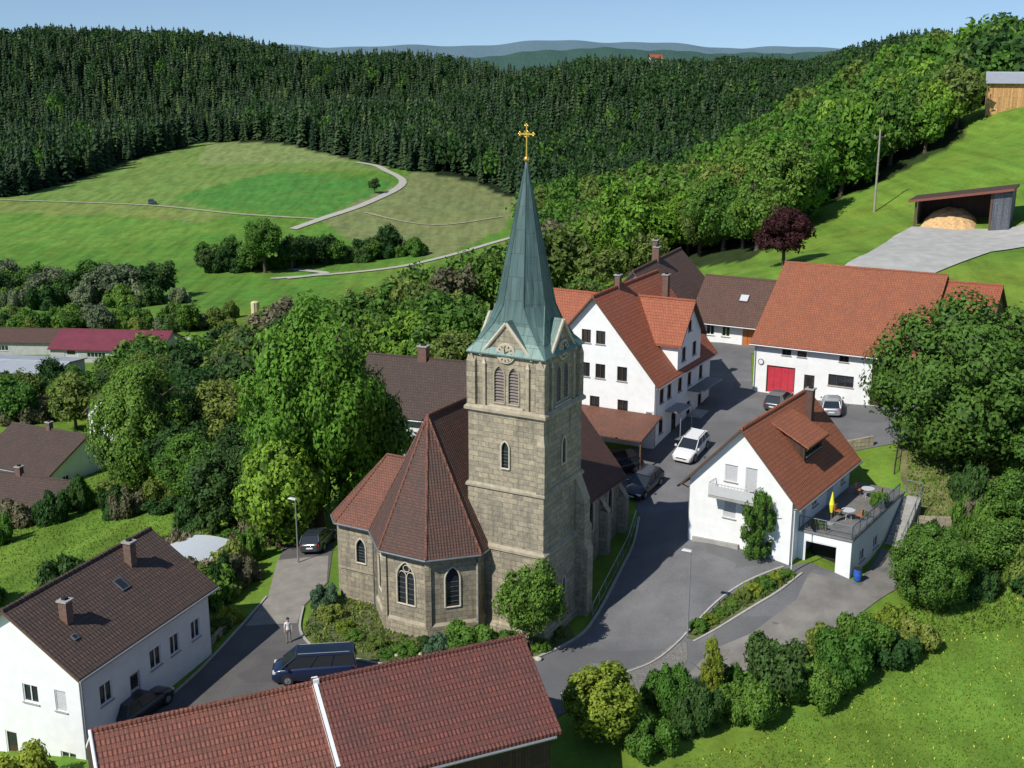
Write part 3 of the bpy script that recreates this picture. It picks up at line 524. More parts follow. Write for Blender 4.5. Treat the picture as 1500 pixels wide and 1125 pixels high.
crimson=simple('crimson_sheet_roof',(.16,.03,.045),.6,.15,.6);greyr=simple('grey_sheet_roof',(.34,.36,.38),.5,.1,1)
for (x,y,rt,W,D,hw,hr,rm,lb) in[(-97,251,-6,24,13,3.0,5.6,crimson,'industrial hall with crimson sheet metal roof'),(-122,262,-4,28,12,3.2,4.8,t_warm,'low industrial hall with brown roof'),(-110,226,-8,24,13,3,3.8,greyr,'flat grey-roofed industrial hall'),(-69,246,-10,9,8,3,4,greyr,'small shed with pale grey roof')]:
    house('industrial_hall',lb,'industrial building',(x,y,tz(x+8,y)),rt,W,D,hw,hr,'x',plaster_g,rm,dict(front=[win(3,.5,3,2.4,'graydoor'),win(8,1.2,4,1.1,'wide')] if W>10 else {}) if W>10 else {},group='halls on the valley floor',gut=False)
si=thing('silo','small pale yellow cylindrical silo with domed top','silo',(-59.6,280,tz(-59.6,280)));w=MB();ym=simple('cream_paint',(.6,.5,.26),.6);w.cyl((0,0,-1),(0,0,8),1,1,16,ym);w.ball((0,0,8),1.0,ym,12,.35);w.cyl((.0,-1.05,0),(0,-1.05,8.1),.06,.06,5,steel);w.obj('tank',si)
house('distant_farm','distant farmhouse with red roof on the forested ridge','house',(101,925,33),10,9,7,.8,3.5,'x',plaster,t_orange2,{},base=25)
sh=thing('open_shed','open-fronted timber machine shed with sloping red roof and wood chips','shed',(58.3,178.2,13.4),math.radians(-27));W_=10.6;D_=6;w=MB();bluegrey=planks('blue_grey_boards',(.12,.13,.15))
w.panel([(0,-2),(W_,-2),(W_,5.6),(0,3.8)],[],wood_d,.1,T((0,D_,0)));w.box(W_-.1,W_+2.3,-.1,D_,-3,5.75,bluegrey);w.box(0,.15,D_*.35,D_,-2,3.7,wood_g);w.obj('wall',sh)
for x,h_ in((.1,3.8),(W_-.3,5.6)): q=MB();q.box(x-.14,x+.14,-.1,.18,-2,h_,wood_t);q.obj('post',sh)
w=MB();t_=[(-.9,-.9,3.7),(W_+2.6,-.9,6.05),(W_+2.6,D_+.4,6.05),(-.9,D_+.4,3.7)];w.add(t_+[(a,b,c+.35) for a,b,c in t_],[(4,5,6,7),(3,2,1,0)],t_church);w.add(t_+[(a,b,c+.35) for a,b,c in t_],[(0,1,5,4),(1,2,6,5),(3,0,4,7)],simple('red_fascia',(.2,.06,.04),.7));w.obj('roof',sh)
hp=MB();vs=[];nn=16
for i in range(nn+1):
    for j in range(nn+1):
        u=i/nn;v=j/nn;vs.append((.5+u*8.2,-1.2+v*7.0,max(-.8,2.9*math.sin(math.pi*min(1,u*1.02))**.5*min(1,v*1.5)**.8+R.uniform(-.15,.15)-.3)))
hp.add(vs,[(i*(nn+1)+j,(i+1)*(nn+1)+j,(i+1)*(nn+1)+j+1,i*(nn+1)+j+1) for i in range(nn) for j in range(nn)],simple('wood_chips',(.58,.37,.17),.95,.3,3,bmp=.6));hy=thing('woodchip_heap','heap of tan wood chips stored inside an open shed','heap',(58.3,178.2,13.4),math.radians(-27),me=hp.mesh('woodchip_heap'))
house('wooden_barn','large new barn clad in orange timber with grey roof','barn',(88.8,236,26),-20,20,16,6.6,8.2,'x',wood_o,greyr,dict(front=[win(8,0,4,4,'wooddoor')],left=[win(5,1,3,3,'wooddoor')]),.6)
# ---------------- ground ----------------
Ys=[15.];
while Ys[-1]<135: Ys.append(Ys[-1]+.75)
while Ys[-1]<9000: Ys.append(Ys[-1]*1.0125)
Ys=np.array(Ys);As=np.linspace(-.72,.72,400);Xg=As[None,:]*(Ys[:,None]+45);Yg=np.repeat(Ys[:,None],400,1);X=Xg.ravel();Y=Yg.ravel();Z=TZ(X,Y)
V=np.stack([X,Y,Z],-1);ny=len(Ys);idx=np.arange(ny*400).reshape(ny,400);F=np.stack([idx[:-1,:-1],idx[:-1,1:],idx[1:,1:],idx[1:,:-1]],-1).reshape(-1,4)
def inpoly(x,y,pl):
    r=np.zeros(len(x),bool);n=len(pl)
    for i in range(n):
        x1,y1=pl[i];x2,y2=pl[(i+1)%n];c=((y1>y)!=(y2>y))&(x<(x2-x1)*(y-y1)/((y2-y1) or 1e-9)+x1);r^=c
    return r
C=np.ones((len(X),4));C[:,:3]=(.13,.235,.032)
def zone(pl,c): C[inpoly(X,Y,pl),:3]=c
C[Y>330,:3]=(.095,.215,.032)
zone([(-260,560),(-182,760),(-100,720),(-60,650),(-62,600),(-118,600),(-150,545),(-118,505),(-160,528)],(.145,.235,.055))
zone([(-160,640),(-182,740),(-100,720),(-60,655),(-100,640)],(.19,.255,.085))
zone([(-115,503),(-76,490),(-60,520),(-55,570),(-118,600),(-150,545)],(.07,.21,.038))
zone([(-50,569),(-76,487),(-55,440),(-25,412),(-3,470),(5,562),(-20,620),(-50,600)],(.18,.215,.08))
zone([(-230,545),(-160,528),(-113,498),(-120,480),(-165,505),(-240,518)],(.175,.235,.06))
zone([(-60,395),(-20,415),(0,440),(-10,360),(-50,360)],(.125,.23,.035))
zone([(-230,460),(-150,440),(-110,470),(-120,478),(-165,500),(-240,515)],(.12,.245,.04))
ea=[-.7,-.42,-.39,-.345,-.32,-.265,-.25,-.183,-.117,-.083,-.033,-.005,.067,.2];ey=[540,550,565,603,642,705,738,705,640,607,589,562,520,500]
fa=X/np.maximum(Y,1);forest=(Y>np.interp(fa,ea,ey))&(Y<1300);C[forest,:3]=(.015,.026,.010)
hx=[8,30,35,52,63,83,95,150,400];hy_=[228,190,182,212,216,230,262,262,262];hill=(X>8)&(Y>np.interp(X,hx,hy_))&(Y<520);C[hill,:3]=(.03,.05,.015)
C[(Y>1300),:3]=(.05,.105,.085);C[(Y>3000),:3]=(.13,.20,.24)  # far ridges: aerial haze painted into the ground colour as a blue-green tint
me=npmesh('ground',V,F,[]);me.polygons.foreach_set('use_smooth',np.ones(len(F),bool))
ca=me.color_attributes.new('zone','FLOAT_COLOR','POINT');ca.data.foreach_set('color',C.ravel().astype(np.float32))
m,nt,b=nm('ground_cover');at_=nt.nodes.new('ShaderNodeAttribute');at_.attribute_name='zone';tc=nt.nodes.new('ShaderNodeTexCoord').outputs['Object']
c=mixn(nt,.4,at_.outputs['Color'],mixn(nt,1,at_.outputs['Color'],ramp(nt,noise(nt,2.2,6,tc,.7),.1,.62),'MULTIPLY'))
hs=nt.nodes.new('ShaderNodeHueSaturation');nt.links.new(c,hs.inputs['Color']);mr=nt.nodes.new('ShaderNodeMapRange');nt.links.new(noise(nt,.06,6,tc,.7),mr.inputs[0]);mr.inputs[1].default_value=.3;mr.inputs[2].default_value=.7;mr.inputs[3].default_value=.47;mr.inputs[4].default_value=.515;nt.links.new(mr.outputs[0],hs.inputs['Hue'])
mpx=nt.nodes.new('ShaderNodeMapping');nt.links.new(tc,mpx.inputs[0]);mpx.inputs['Rotation'].default_value=(0,0,.5);mpx.inputs['Scale'].default_value=(.35,.03,1)
av=N(nt,'ShaderNodeMath',op='ADD');nt.links.new(noise(nt,.25,6,tc,.7),av.inputs[0]);nt.links.new(noise(nt,1,3,mpx.outputs[0],.5),av.inputs[1])
mr=nt.nodes.new('ShaderNodeMapRange');nt.links.new(av.outputs[0],mr.inputs[0]);mr.inputs[1].default_value=.75;mr.inputs[2].default_value=1.25;mr.inputs[3].default_value=.75;mr.inputs[4].default_value=1.28;nt.links.new(mr.outputs[0],hs.inputs['Value'])
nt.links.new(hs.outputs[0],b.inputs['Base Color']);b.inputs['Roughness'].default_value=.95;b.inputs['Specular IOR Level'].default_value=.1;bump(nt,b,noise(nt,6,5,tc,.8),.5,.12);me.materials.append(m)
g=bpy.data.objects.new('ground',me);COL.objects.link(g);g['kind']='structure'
def drape(name,pl,mat,offz=.05,res=1.2,kind='structure'):
    bm=bmesh.new();vs=[bm.verts.new((p[0],p[1],0)) for p in pl];bm.faces.new(vs);bmesh.ops.triangulate(bm,faces=bm.faces[:])
    xs=[p[0] for p in pl];ys=[p[1] for p in pl]
    for ax,(a,bb) in((0,(min(xs),max(xs))),(1,(min(ys),max(ys)))):
        k=a+res
        while k<bb:
            co=(k,0,0) if ax==0 else (0,k,0);no=(1,0,0) if ax==0 else (0,1,0);bmesh.ops.bisect_plane(bm,geom=bm.verts[:]+bm.edges[:]+bm.faces[:],plane_co=co,plane_no=no);k+=res
    bmesh.ops.triangulate(bm,faces=bm.faces[:])
    co=np.array([v.co[:2] for v in bm.verts]);zz=TZ(co[:,0],co[:,1])+offz
    for v,z in zip(bm.verts,zz): v.co.z=z
    me=bpy.data.meshes.new(name);uvl=bm.loops.layers.uv.new('UVMap')
    for f in bm.faces:
        if f.normal.z<0: f.normal_flip()
        f.smooth=True
        for l in f.loops: l[uvl].uv=l.vert.co[:2]
    bm.to_mesh(me);bm.free();me.materials.append(mat);o=bpy.data.objects.new(name,me);COL.objects.link(o);o['kind']=kind;return o
def smoothline(pts,n=6):
    out=[]
    for i in range(len(pts)-1):
        p0=pts[max(i-1,0)];p1=pts[i];p2=pts[i+1];p3=pts[min(i+2,len(pts)-1)]
        for k in range(n):
            t=k/n;out.append(tuple(.5*((2*p1[a])+(-p0[a]+p2[a])*t+(2*p0[a]-5*p1[a]+4*p2[a]-p3[a])*t*t+(-p0[a]+3*p1[a]-3*p2[a]+p3[a])*t**3) for a in(0,1)))
    out.append(pts[-1][:2]);return out
def ribbon(name,pts,w,mat,offz=.05,h=0,sm=6,kind='structure'):
    pts=smoothline(pts,sm) if sm else pts;b=MB()
    P_=np.array(pts);d=np.gradient(P_,axis=0);d/=np.linalg.norm(d,axis=1)[:,None]+1e-9;nrm=np.stack([-d[:,1],d[:,0]],-1)
    L=P_+nrm*w/2;Rr=P_-nrm*w/2;zl=TZ(L[:,0],L[:,1])+offz;zr=TZ(Rr[:,0],Rr[:,1])+offz;n=len(pts)
    vs=[(L[i,0],L[i,1],zl[i]+h) for i in range(n)]+[(Rr[i,0],Rr[i,1],zr[i]+h) for i in range(n)]
    fs=[(i,n+i,n+i+1,i+1) for i in range(n-1)]
    if h:
        vs+=[(L[i,0],L[i,1],zl[i]-.15) for i in range(n)]+[(Rr[i,0],Rr[i,1],zr[i]-.15) for i in range(n)]
        fs+=[(i,i+1,2*n+i+1,2*n+i) for i in range(n-1)]+[(n+i,3*n+i,3*n+i+1,n+i+1) for i in range(n-1)]
    b.add(vs,fs,mat);o=b.obj(name);o['kind']=kind;return o
mainpoly=[(-6,66),(-2,70.2),(1.7,72.4),(4.6,75.3),(6.2,78.9),(8,83.5),(9.4,87.6),(10.2,91.5),(10.0,94.5),(7.5,97),(4.0,103.5),(12.4,102.9),(15.6,108.5),(19.3,117),(21.0,127),(20.8,133),(29.5,130),(25.4,127),(23.6,116.2),(39.5,107.5),(44,104),(40,99.5),(33,100.5),(26,99.5),(20.5,96.3),(13.1,85.3),(19.7,80.9),(21.3,81.5),(24.3,79.5),(27.5,85.3),(30,84),(27.5,80),(22,74.8),(15,71),(9.5,68.3),(4,67.3),(2,65)]
drape('road',mainpoly,asph)
yard=[(-24,58),(-23.2,63.5),(-20.5,70),(-18.7,77),(-17.7,82),(-18.5,93),(-14.5,94),(-13.6,84),(-14.8,80),(-14.4,76.3),(-12.9,73.4),(-8,71.4),(-2,70.0),(-4,63.5),(-20,55)]
drape('yard',yard,asph2,.045)
drape('driveway',[(-18.4,77.5),(-17.7,82),(-18.3,89),(-14.3,89),(-13.7,84),(-14.9,80),(-14.8,77.5)],simple('worn_concrete_yard',(.24,.22,.19),.9,.15,1,bmp=.2,dirt=.3),.06)
drape('pavement',[(3.0,68.6),(5.5,70.2),(8.8,72.2),(10.6,74.2),(11.6,74.2),(11.4,72.4),(10.2,70),(8.6,68.0),(5.5,67.0)],paving,.075)
drape('side_street',[(13,73.2),(16,74.5),(19.5,77.5),(21,80.2),(24.4,79.2),(27.6,85.3),(30,84),(27.5,80),(22,74.8),(15,71),(11,70.5)],simple('patched_asphalt',(.19,.178,.16),.9,.25,.6,bmp=.2,dirt=.3),.062)
kerb=simple('kerb_stone',(.36,.34,.31),.85,.15)
ribbon('kerb',[(-2,70.4),(1.7,72.6),(4.5,75.5),(6.1,79),(7.9,83.6),(9.3,87.7),(10.1,91.5)],.18,kerb,.05,.1)
ribbon('kerb',[(3,68.2),(6.2,70.3),(9,72.1),(11.1,74.4),(12,75.5),(14.5,77.9),(19.2,80.6)],.13,kerb,.05,.1)
ribbon('kerb',[(12.0,74.2),(14.5,75.6),(18,77.8),(20.4,80.0)],.13,kerb,.05,.1)
ribbon('kerb',[(-12.8,73.3),(-8,71.4),(-2,70.1)],.15,kerb,.05,.1);ribbon('kerb',[(-23.2,63.7),(-20.5,70),(-18.8,77),(-17.8,82)],.15,kerb,.05,.1);ribbon('kerb',[(-14.8,80),(-14.4,76.3),(-12.9,73.4)],.15,kerb,.05,.1)
drape('shed_yard',[(40,150),(46,158),(54,173),(58,178),(71,173),(84,178),(92,174),(74,162),(62,158),(50,147)],gravel,.15,3)
soil=simple('garden_soil',(.09,.10,.035),.95,.4,1.6,bmp=.5)
drape('flower_bed',[(-14.2,76.2),(-12.6,73.6),(-8,71.7),(-2,70.6),(1.6,72.8),(4.2,75.5),(4,77),(-14,82)],soil,.04)
drape('flower_bed',[(11.6,74.7),(14.5,77.7),(19.2,80.4),(20.2,79.9),(17.8,77.6),(14.4,75.7),(12.1,74.4)],soil,.1)
drape('garden_ground',[(31,86),(40,82),(48,92),(50,104),(44,104),(40,99),(33,100),(31.5,94)],simple('dry_garden_ground',(.14,.14,.05),.95,.4,.9,bmp=.5),.03,2)
track=simple('pale_track',(.40,.38,.32),.95,.1,.5);grav2=simple('grassy_track',(.29,.29,.18),.95,.2,.5)
ribbon('path',[(-250,552),(-226.4,545.8),(-160.8,528.1),(-113.3,498.1),(-75.8,487.4)],1.9,grav2,.25)
ribbon('path',[(-84,470),(-75.8,487.4),(-60.2,518.5),(-50.1,568.9),(-62,606),(-68.6,624.3),(-80,640)],3.6,track,.3)
ribbon('path',[(-75,384),(-71.2,383.7),(-42.1,394.4),(-25.2,409.6),(-5,440),(20,470)],2.8,track,.25)
ribbon('path',[(-73,399),(-60,390),(-71,382)],3.2,track,.3);ribbon('path',[(-60,500),(-30,480),(-4,500)],1.4,grav2,.25)
ribbon('path',[(86,205),(96,206),(110,208),(130,215)],2.0,track,.2)
mh=MB();mh.cyl((0,0,-.05),(0,0,.02),.35,.35,20,steel);thing('manhole_cover','round grey steel manhole cover set in the asphalt road','manhole',(5.3,71.7,tz(5.3,71.7)+.055),me=mh.mesh('manhole_cover'))
# ---------------- vegetation ----------------
def blobs(kind,rg):
    B=[]
    if kind=='round':
        for i in range(60):
            d=rg.normal(size=3);d/=np.linalg.norm(d);r=rg.uniform(.15,.33);q=d*rg.uniform(.55,.84);
            if q[2]<-.45: q[2]*=.6
            B.append((*q,r))
        for i in range(8): B.append((*rg.uniform(-.3,.3,3),.45))
    if kind=='ball':
        for i in range(110):
            d=rg.normal(size=3);d/=np.linalg.norm(d);B.append((*(d*rg.uniform(.74,.84)),rg.uniform(.13,.22)))
        for i in range(6): B.append((*rg.uniform(-.2,.2,3),.6))
    if kind=='dome':
        for i in range(120):
            d=rg.normal(size=3);d/=np.linalg.norm(d);w=1+.07*math.sin(3*math.atan2(d[1],d[0])+rg.uniform(0,.5))
            q=d*rg.uniform(.66,.84)*w
            if q[2]>.3: q[:2]*=.92
            B.append((*q,rg.uniform(.11,.23)))
        for i in range(10): B.append((*rg.uniform(-.3,.3,3),.5))
    if kind=='tall':
        for i in range(80):
            h=rg.uniform(-.92,.88);w=math.sqrt(max(0,1-(abs(h+.1)/1.08)**2.6));a=rg.uniform(0,6.28);B.append((w*.78*math.cos(a),w*.78*math.sin(a),h,rg.uniform(.12,.23)))
        for i in range(8): B.append((0,0,-.8+i*.22,.42))
    if kind=='bush':
        for i in range(28):
            a=rg.uniform(0,6.28);r_=math.sqrt(rg.uniform(0,1))*.7;h=rg.uniform(.1,.78)*(1-r_*.6);B.append((r_*math.cos(a),r_*math.sin(a),h,rg.uniform(.15,.32)))
    return np.array(B)
def cloud(name,kind,n,leaf,seed,mats,core=.6):
    rg=np.random.default_rng(seed);B=blobs(kind,rg);p=B[:,3]**2;p/=p.sum();k=rg.choice(len(B),n,p=p);d=rg.normal(size=(n,3));d[:,2]+=.25;d/=np.linalg.norm(d,axis=1)[:,None]
    c=B[k,:3]+d*B[k,3:4]*(rg.uniform(.5,1,(n,1))**.5)*rg.uniform(.85,1.15,(n,1))
    nn=d+rg.normal(size=(n,3))*.4
    if kind in('dome','ball'): nn+=c*.6
    nn/=np.linalg.norm(nn,axis=1)[:,None];t=np.cross(nn,rg.normal(size=(n,3)));t/=np.linalg.norm(t,axis=1)[:,None]+1e-9;b=np.cross(nn,t);s=leaf*rg.uniform(.6,1.25,(n,1))
    V=np.stack([c-t*s,c-b*s*.55-nn*s*.15,c+t*s,c+b*s*.55-nn*s*.15],1).reshape(-1,3);F=np.arange(4*n).reshape(n,4);mi=np.zeros(n)
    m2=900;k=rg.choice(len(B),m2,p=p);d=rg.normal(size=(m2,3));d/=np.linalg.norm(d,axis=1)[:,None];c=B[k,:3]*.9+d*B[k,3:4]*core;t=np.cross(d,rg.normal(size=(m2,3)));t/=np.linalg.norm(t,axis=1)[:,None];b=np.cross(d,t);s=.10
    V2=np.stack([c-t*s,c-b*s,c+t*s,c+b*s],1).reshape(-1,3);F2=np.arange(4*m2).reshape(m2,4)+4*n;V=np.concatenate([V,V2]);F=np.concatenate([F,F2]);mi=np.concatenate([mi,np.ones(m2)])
    return npmesh(name,V,F,mats,mi)
LC={'linden':(.15,.295,.034),'chestnut':(.10,.195,.034),'green':(.105,.215,.034),'dark':(.055,.118,.03),'olive':(.165,.225,.048),'yellow':(.25,.32,.04),'willow':(.17,.215,.115),'beech':(.085,.03,.034),'bare':(.19,.175,.10),'blue':(.07,.13,.075),'forest':(.045,.095,.028)}
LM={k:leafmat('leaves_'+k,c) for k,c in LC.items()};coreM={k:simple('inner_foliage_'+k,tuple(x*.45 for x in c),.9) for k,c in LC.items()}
CM={}
def crown(kind,size,col,v):
    key=(kind,size,col,v)
    if key not in CM:
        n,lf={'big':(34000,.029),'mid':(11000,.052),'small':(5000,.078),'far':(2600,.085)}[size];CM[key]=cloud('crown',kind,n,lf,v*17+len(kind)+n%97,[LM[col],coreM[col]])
    return CM[key]
TM={}
def trunkmesh(v):
    if v not in TM:
        rg=random.Random(v);b=MB();top=Vector((rg.uniform(-.03,.03),rg.uniform(-.03,.03),.72));b.cyl((0,0,-.05),(0,0,.06),.042,.03,8,bark);b.cyl((0,0,.06),top*.5,.03,.025,8,bark);b.cyl(top*.5,top,.025,.01,7,bark)
        for i in range(8):
            h=.28+.055*i;a=i*2.4+rg.uniform(-.4,.4);L=rg.uniform(.18,.3);p=top*h/.72;e=p+Vector((math.cos(a)*L,math.sin(a)*L,L*.75));b.cyl(p,e,.013,.005,5,bark);b.cyl(p.lerp(e,.5),e+Vector((rg.uniform(-.1,.1),rg.uniform(-.1,.1),.1)),.006,.002,4,bark)
        TM[v]=b.mesh('trunk')
    return TM[v]
cnt=[0]
def tree(x,y,h,r,col='green',kind='round',size='mid',label=None,cat='tree',group=None,z=None,low=.15,name=None):
    cnt[0]+=1;v=cnt[0]%4;zz=tz(x,y) if z is None else z
    nmn=name or ('shrub' if kind=='bush' else 'tree')
    if label is None: label={'bush':'leafy green shrub growing in the garden'}.get(kind,'broad green leafy tree with dense rounded crown')
    e=thing(nmn,label,cat if kind!='bush' else 'shrub',(x,y,zz),cnt[0]*1.7,group)
    if kind=='bush':
        o=mko('crown',crown(kind,size,col,v),e);o.scale=(r,r,h)
    else:
        o=mko('trunk',trunkmesh(v),e);o.scale=(h,h,h);o=mko('crown',crown(kind,size,col,v),e);hh=h*(1-low)/2;o.location=(0,0,h*low+hh);o.scale=(r,r,hh)
    return e
tree(-16.6,97.8,19.8,6.7,'linden','dome','big','massive bright green linden tree beside the church',low=.0)
tree(-18.8,92.6,9.5,3.8,'linden','dome','mid','bright green leafy tree beside the church yard',low=.0)
tree(-12.2,101,11,4,'green','round','mid','green tree behind the church annexe',low=.1)
tree(-24,98,8,3.6,'dark','round','mid','green leafy tree behind the church yard',low=.0)
tree(36.6,96,15.6,8.0,'chestnut','dome','big','huge dark green chestnut tree with rounded crown',z=4.0,low=.02)
tree(1.3,73.9,6.4,2.4,'green','round','mid','small green tree growing against the church tower',low=.12)
tree(35.8,160.7,8,3.9,'beech','round','mid','dark purple copper beech beside the meadow slope',low=.08)
tree(17.5,81.6,5.0,1.3,'green','tall','mid','small climbing tree trained against a white house wall',low=.06)
tree(28.5,77.4,6.3,3.0,'green','ball','big','dense rounded green tree on the garden slope',low=.0)
tree(-37.0,116.5,15,5.4,'green','dome','big','large green tree on the grassy valley slope',low=.03)
tree(-33,120,10,4.2,'dark','round','mid','dark green tree on the valley slope');tree(-32,113,8,3.6,'dark','round','mid')
tree(-48,158,11,4.4,'olive','round','mid');tree(-41,142,10,4.2,'green','round','mid');tree(-38,133,12,5,'dark','round','mid');tree(-34,128,11,4.5,'dark','round','mid')
tree(-29,106,8,3.4,'green','round','mid');tree(-25,107,8,3.4,'dark','round','mid');tree(-29,121,10,4.4,'olive','round','mid')
tree(5.2,63.8,4.9,2.5,'yellow','ball','mid','yellow-green dense rounded shrub beside a red-roofed barn',low=0)
tree(12.2,67.8,4.2,.75,'yellow','tall','mid','slim upright yellow-green cypress tree',low=.02,name='cypress_tree')
tree(9.3,66.5,3.8,2.0,'green','bush','mid');tree(11,65,3.6,1.8,'dark','bush','mid');tree(14,66,3.4,2.1,'green','bush','mid');tree(16.6,69.2,4.2,3.0,'dark','bush','mid','dark round evergreen bush beside the meadow');tree(18.3,67.6,3.0,2.2,'green','bush','mid');tree(20.8,70,3.8,2.6,'green','bush','mid');tree(13,68.6,2.6,1.6,'green','bush','mid')
tree(23,73.0,3.0,2.2,'green','bush','mid');tree(20.4,72.8,2,1.6,'olive','bush','small');tree(25.2,75.0,2.0,1.5,'yellow','bush','small');tree(24.6,71.5,2.4,1.8,'dark','bush','small');tree(26.5,73.2,2.2,1.7,'olive','bush','small')
tree(8,62.5,2.6,2,'green','bush','mid');tree(-26.5,58.3,3.9,2.8,'yellow','bush','mid','leafy bush in front of the bungalow gable');tree(-24,56.5,3.2,2.2,'green','bush','mid')
for x,y,h,r,c in[(-2.6,73.2,2.6,2.3,'green'),(-.2,73.0,1.9,1.4,'green'),(-4.9,72.9,1.6,1.2,'blue'),(-13.3,80.4,1.8,1.3,'blue'),(-12.6,78.3,1.3,1.1,'olive'),(-10.6,75.3,.7,.9,'green'),(-9,74.2,.8,1,'olive'),(-7,73.4,.7,1.1,'green'),(-11.4,76.5,.8,.8,'yellow'),(-5.8,74.5,.6,.7,'dark'),(-8.2,72.8,.5,.7,'green'),(1.9,73.6,1,.8,'green'),(3.2,75.8,.7,.6,'olive')]:
    tree(x,y,h,r,c,'bush','small','small evergreen shrub in the flower bed below the church',group='shrubs in the church flower bed')
for i in range(9):
    t=i/8;tree(12.6+6.6*t,75.4+4.3*t,R.uniform(.5,.95),R.uniform(.6,.85),R.choice(['green','yellow','olive']),'bush','small','clipped green hedge bush on the kerbed island',group='hedge bushes on the kerbed island')
for i in range(7):
    t=i/6;tree(-22.4+2.8*t,70.5+8*t,1.0+.5*R.random(),1.0,['yellow','green','olive'][i%3],'bush','small','green hedge bush along the driveway wall',group='hedge bushes along the driveway')
for x,y in((-21.6,68),(-22.2,66.8)): tree(x,y,.9,.45,'yellow','bush','small','small ball-clipped green shrub by the house')
gg='shrubs on the garden slope'
for i in range(95):
    x=R.uniform(26,48);y=R.uniform(77,103)
    if x<31+(y-86)*.55 and y>77 or (y<84 and x<32): continue
    if math.hypot(x-36.2,y-95)<3: continue
    tree(x,y,R.uniform(1.2,3.9),R.uniform(1.2,2.5),R.choice(['green','green','olive','yellow','dark','bare']),'bush','small',group=gg)
for x,y,h,r in((34,80,4.5,2.4),(37,84,5.5,2.6),(41,90,6,3),(45,96,8,3.6),(39,78,4,2)): tree(x,y,h,r,R.choice(['green','olive']),'round','mid')
gg='bushes on the valley slope'
for i in range(165):
    x=R.uniform(-62,-19);y=R.uniform(78,155)
    lim=-19-(y-78)*.28
    if x>lim or (-46<x<-29 and 91<y<109): continue
    if y>124 and x<-44: continue
    if 110<y<=124 and x<-44 and R.random()<.5: continue
    tree(x,y,R.uniform(1.5,4.4),R.uniform(1.4,2.7),R.choice(['green','olive','dark','bare','green','dark']),'bush','small',group=gg)
for x,y in((-20.5,94),(-22.5,92.5),(-21.5,97),(-23,100),(-19.6,99),(-26,96),(-20.5,90),(-21.5,87.5),(-20.2,85)): tree(x,y,R.uniform(1.6,3.4),R.uniform(1.4,2.1),R.choice(['green','dark','bare']),'bush','small',group=gg)
def belt(x0,y0,x1,y1,n,wd,h0,h1,cols,sz='far',kind='round'):
    if kind=='round': n=max(2,int(n*.85))
    for i in range(n):
        t=(i+R.random())/n;x=x0+(x1-x0)*t+R.uniform(-wd,wd);y=y0+(y1-y0)*t+R.uniform(-wd,wd);h=R.uniform(h0,h1)
        if kind=='bush': tree(x,y,h,h*R.uniform(.6,.9),R.choice(cols),'bush','small','tall leafy shrub in the valley tree belt',group='shrubs lining the valley floor')
        else: tree(x,y,h,h*R.uniform(.42,.58),R.choice(cols),'round',sz,'leafy green tree in the valley tree belt',group='trees lining the valley floor',low=.03)
belt(-165,352,-100,352,20,7,8,13,['willow','green','dark','willow'])
belt(-165,345,-96,342,22,6,5,8,['willow','green','dark','green'],kind='bush')
belt(-125,292,-72,296,14,6,5,8,['willow','green','olive','dark']);belt(-130,300,-66,302,26,10,4,7,['green','dark','willow','olive'],kind='bush')
belt(-108,402,-84,396,6,4,8,12,['green','dark']);tree(-80,394,18,7.5,'green','round','mid');tree(-72,398,12,5,'dark','round','far');belt(-70,402,-38,425,13,4,7,12,['dark','green','dark']);belt(-95,396,-36,424,18,4,4,7,['dark','green'],kind='bush')
belt(-50,268,-8,262,14,8,8,12,['green','olive','dark'])
belt(-48,245,4,205,26,9,9,13,['green','dark','olive','green','bare'])
belt(-35,190,-6,160,18,9,8,12,['green','linden','green']);belt(-60,250,-10,215,30,14,4,7,['green','dark','olive','bare'],kind='bush')
belt(-62,200,-40,175,12,8,7,11,['green','dark','green']);belt(-92,210,-62,190,7,7,5,8,['green','dark','willow']);belt(-95,205,-50,170,28,10,3,6,['green','olive','dark','bare'],kind='bush')
belt(-76,178,-55,162,8,6,5,8,['green','olive','dark']);belt(-62,238,-45,225,8,8,7,11,['green','dark'])
belt(-46,200,-34,150,10,4,8,11,['dark','olive'])
belt(6,222,22,232,7,5,10,15,['bare','olive','bare']);belt(-12,252,6,248,5,5,10,14,['dark','dark'])
belt(10,190,24,200,4,4,5,9,['green','olive']);belt(-2,135,8,150,6,5,5,8,['green','olive'])
tree(-60,540,7,3,'dark','round','far')
pts=[]
for gx in np.arange(8,260,7.0):
    for gy in np.arange(175,500,7.0):
        x=gx+R.uniform(-3,3);y=gy+R.uniform(-3,3)
        if y<np.interp(x,hx,hy_)+2 or x/y>.62: continue
        if 84<x<118 and 226<y<262: continue
        pts.append((x,y))
pts.sort(key=lambda p:p[1]);gg='trees on the wooded hillside';NH=75
for x,y in pts[:NH]:
    h=R.uniform(10,17);tree(x,y,h,h*R.uniform(.36,.52),R.choice(['green','linden','green','olive','linden']),'round',('mid' if y<215 else 'far'),'leafy broadleaf tree on the wooded hillside',group=gg,low=.02)
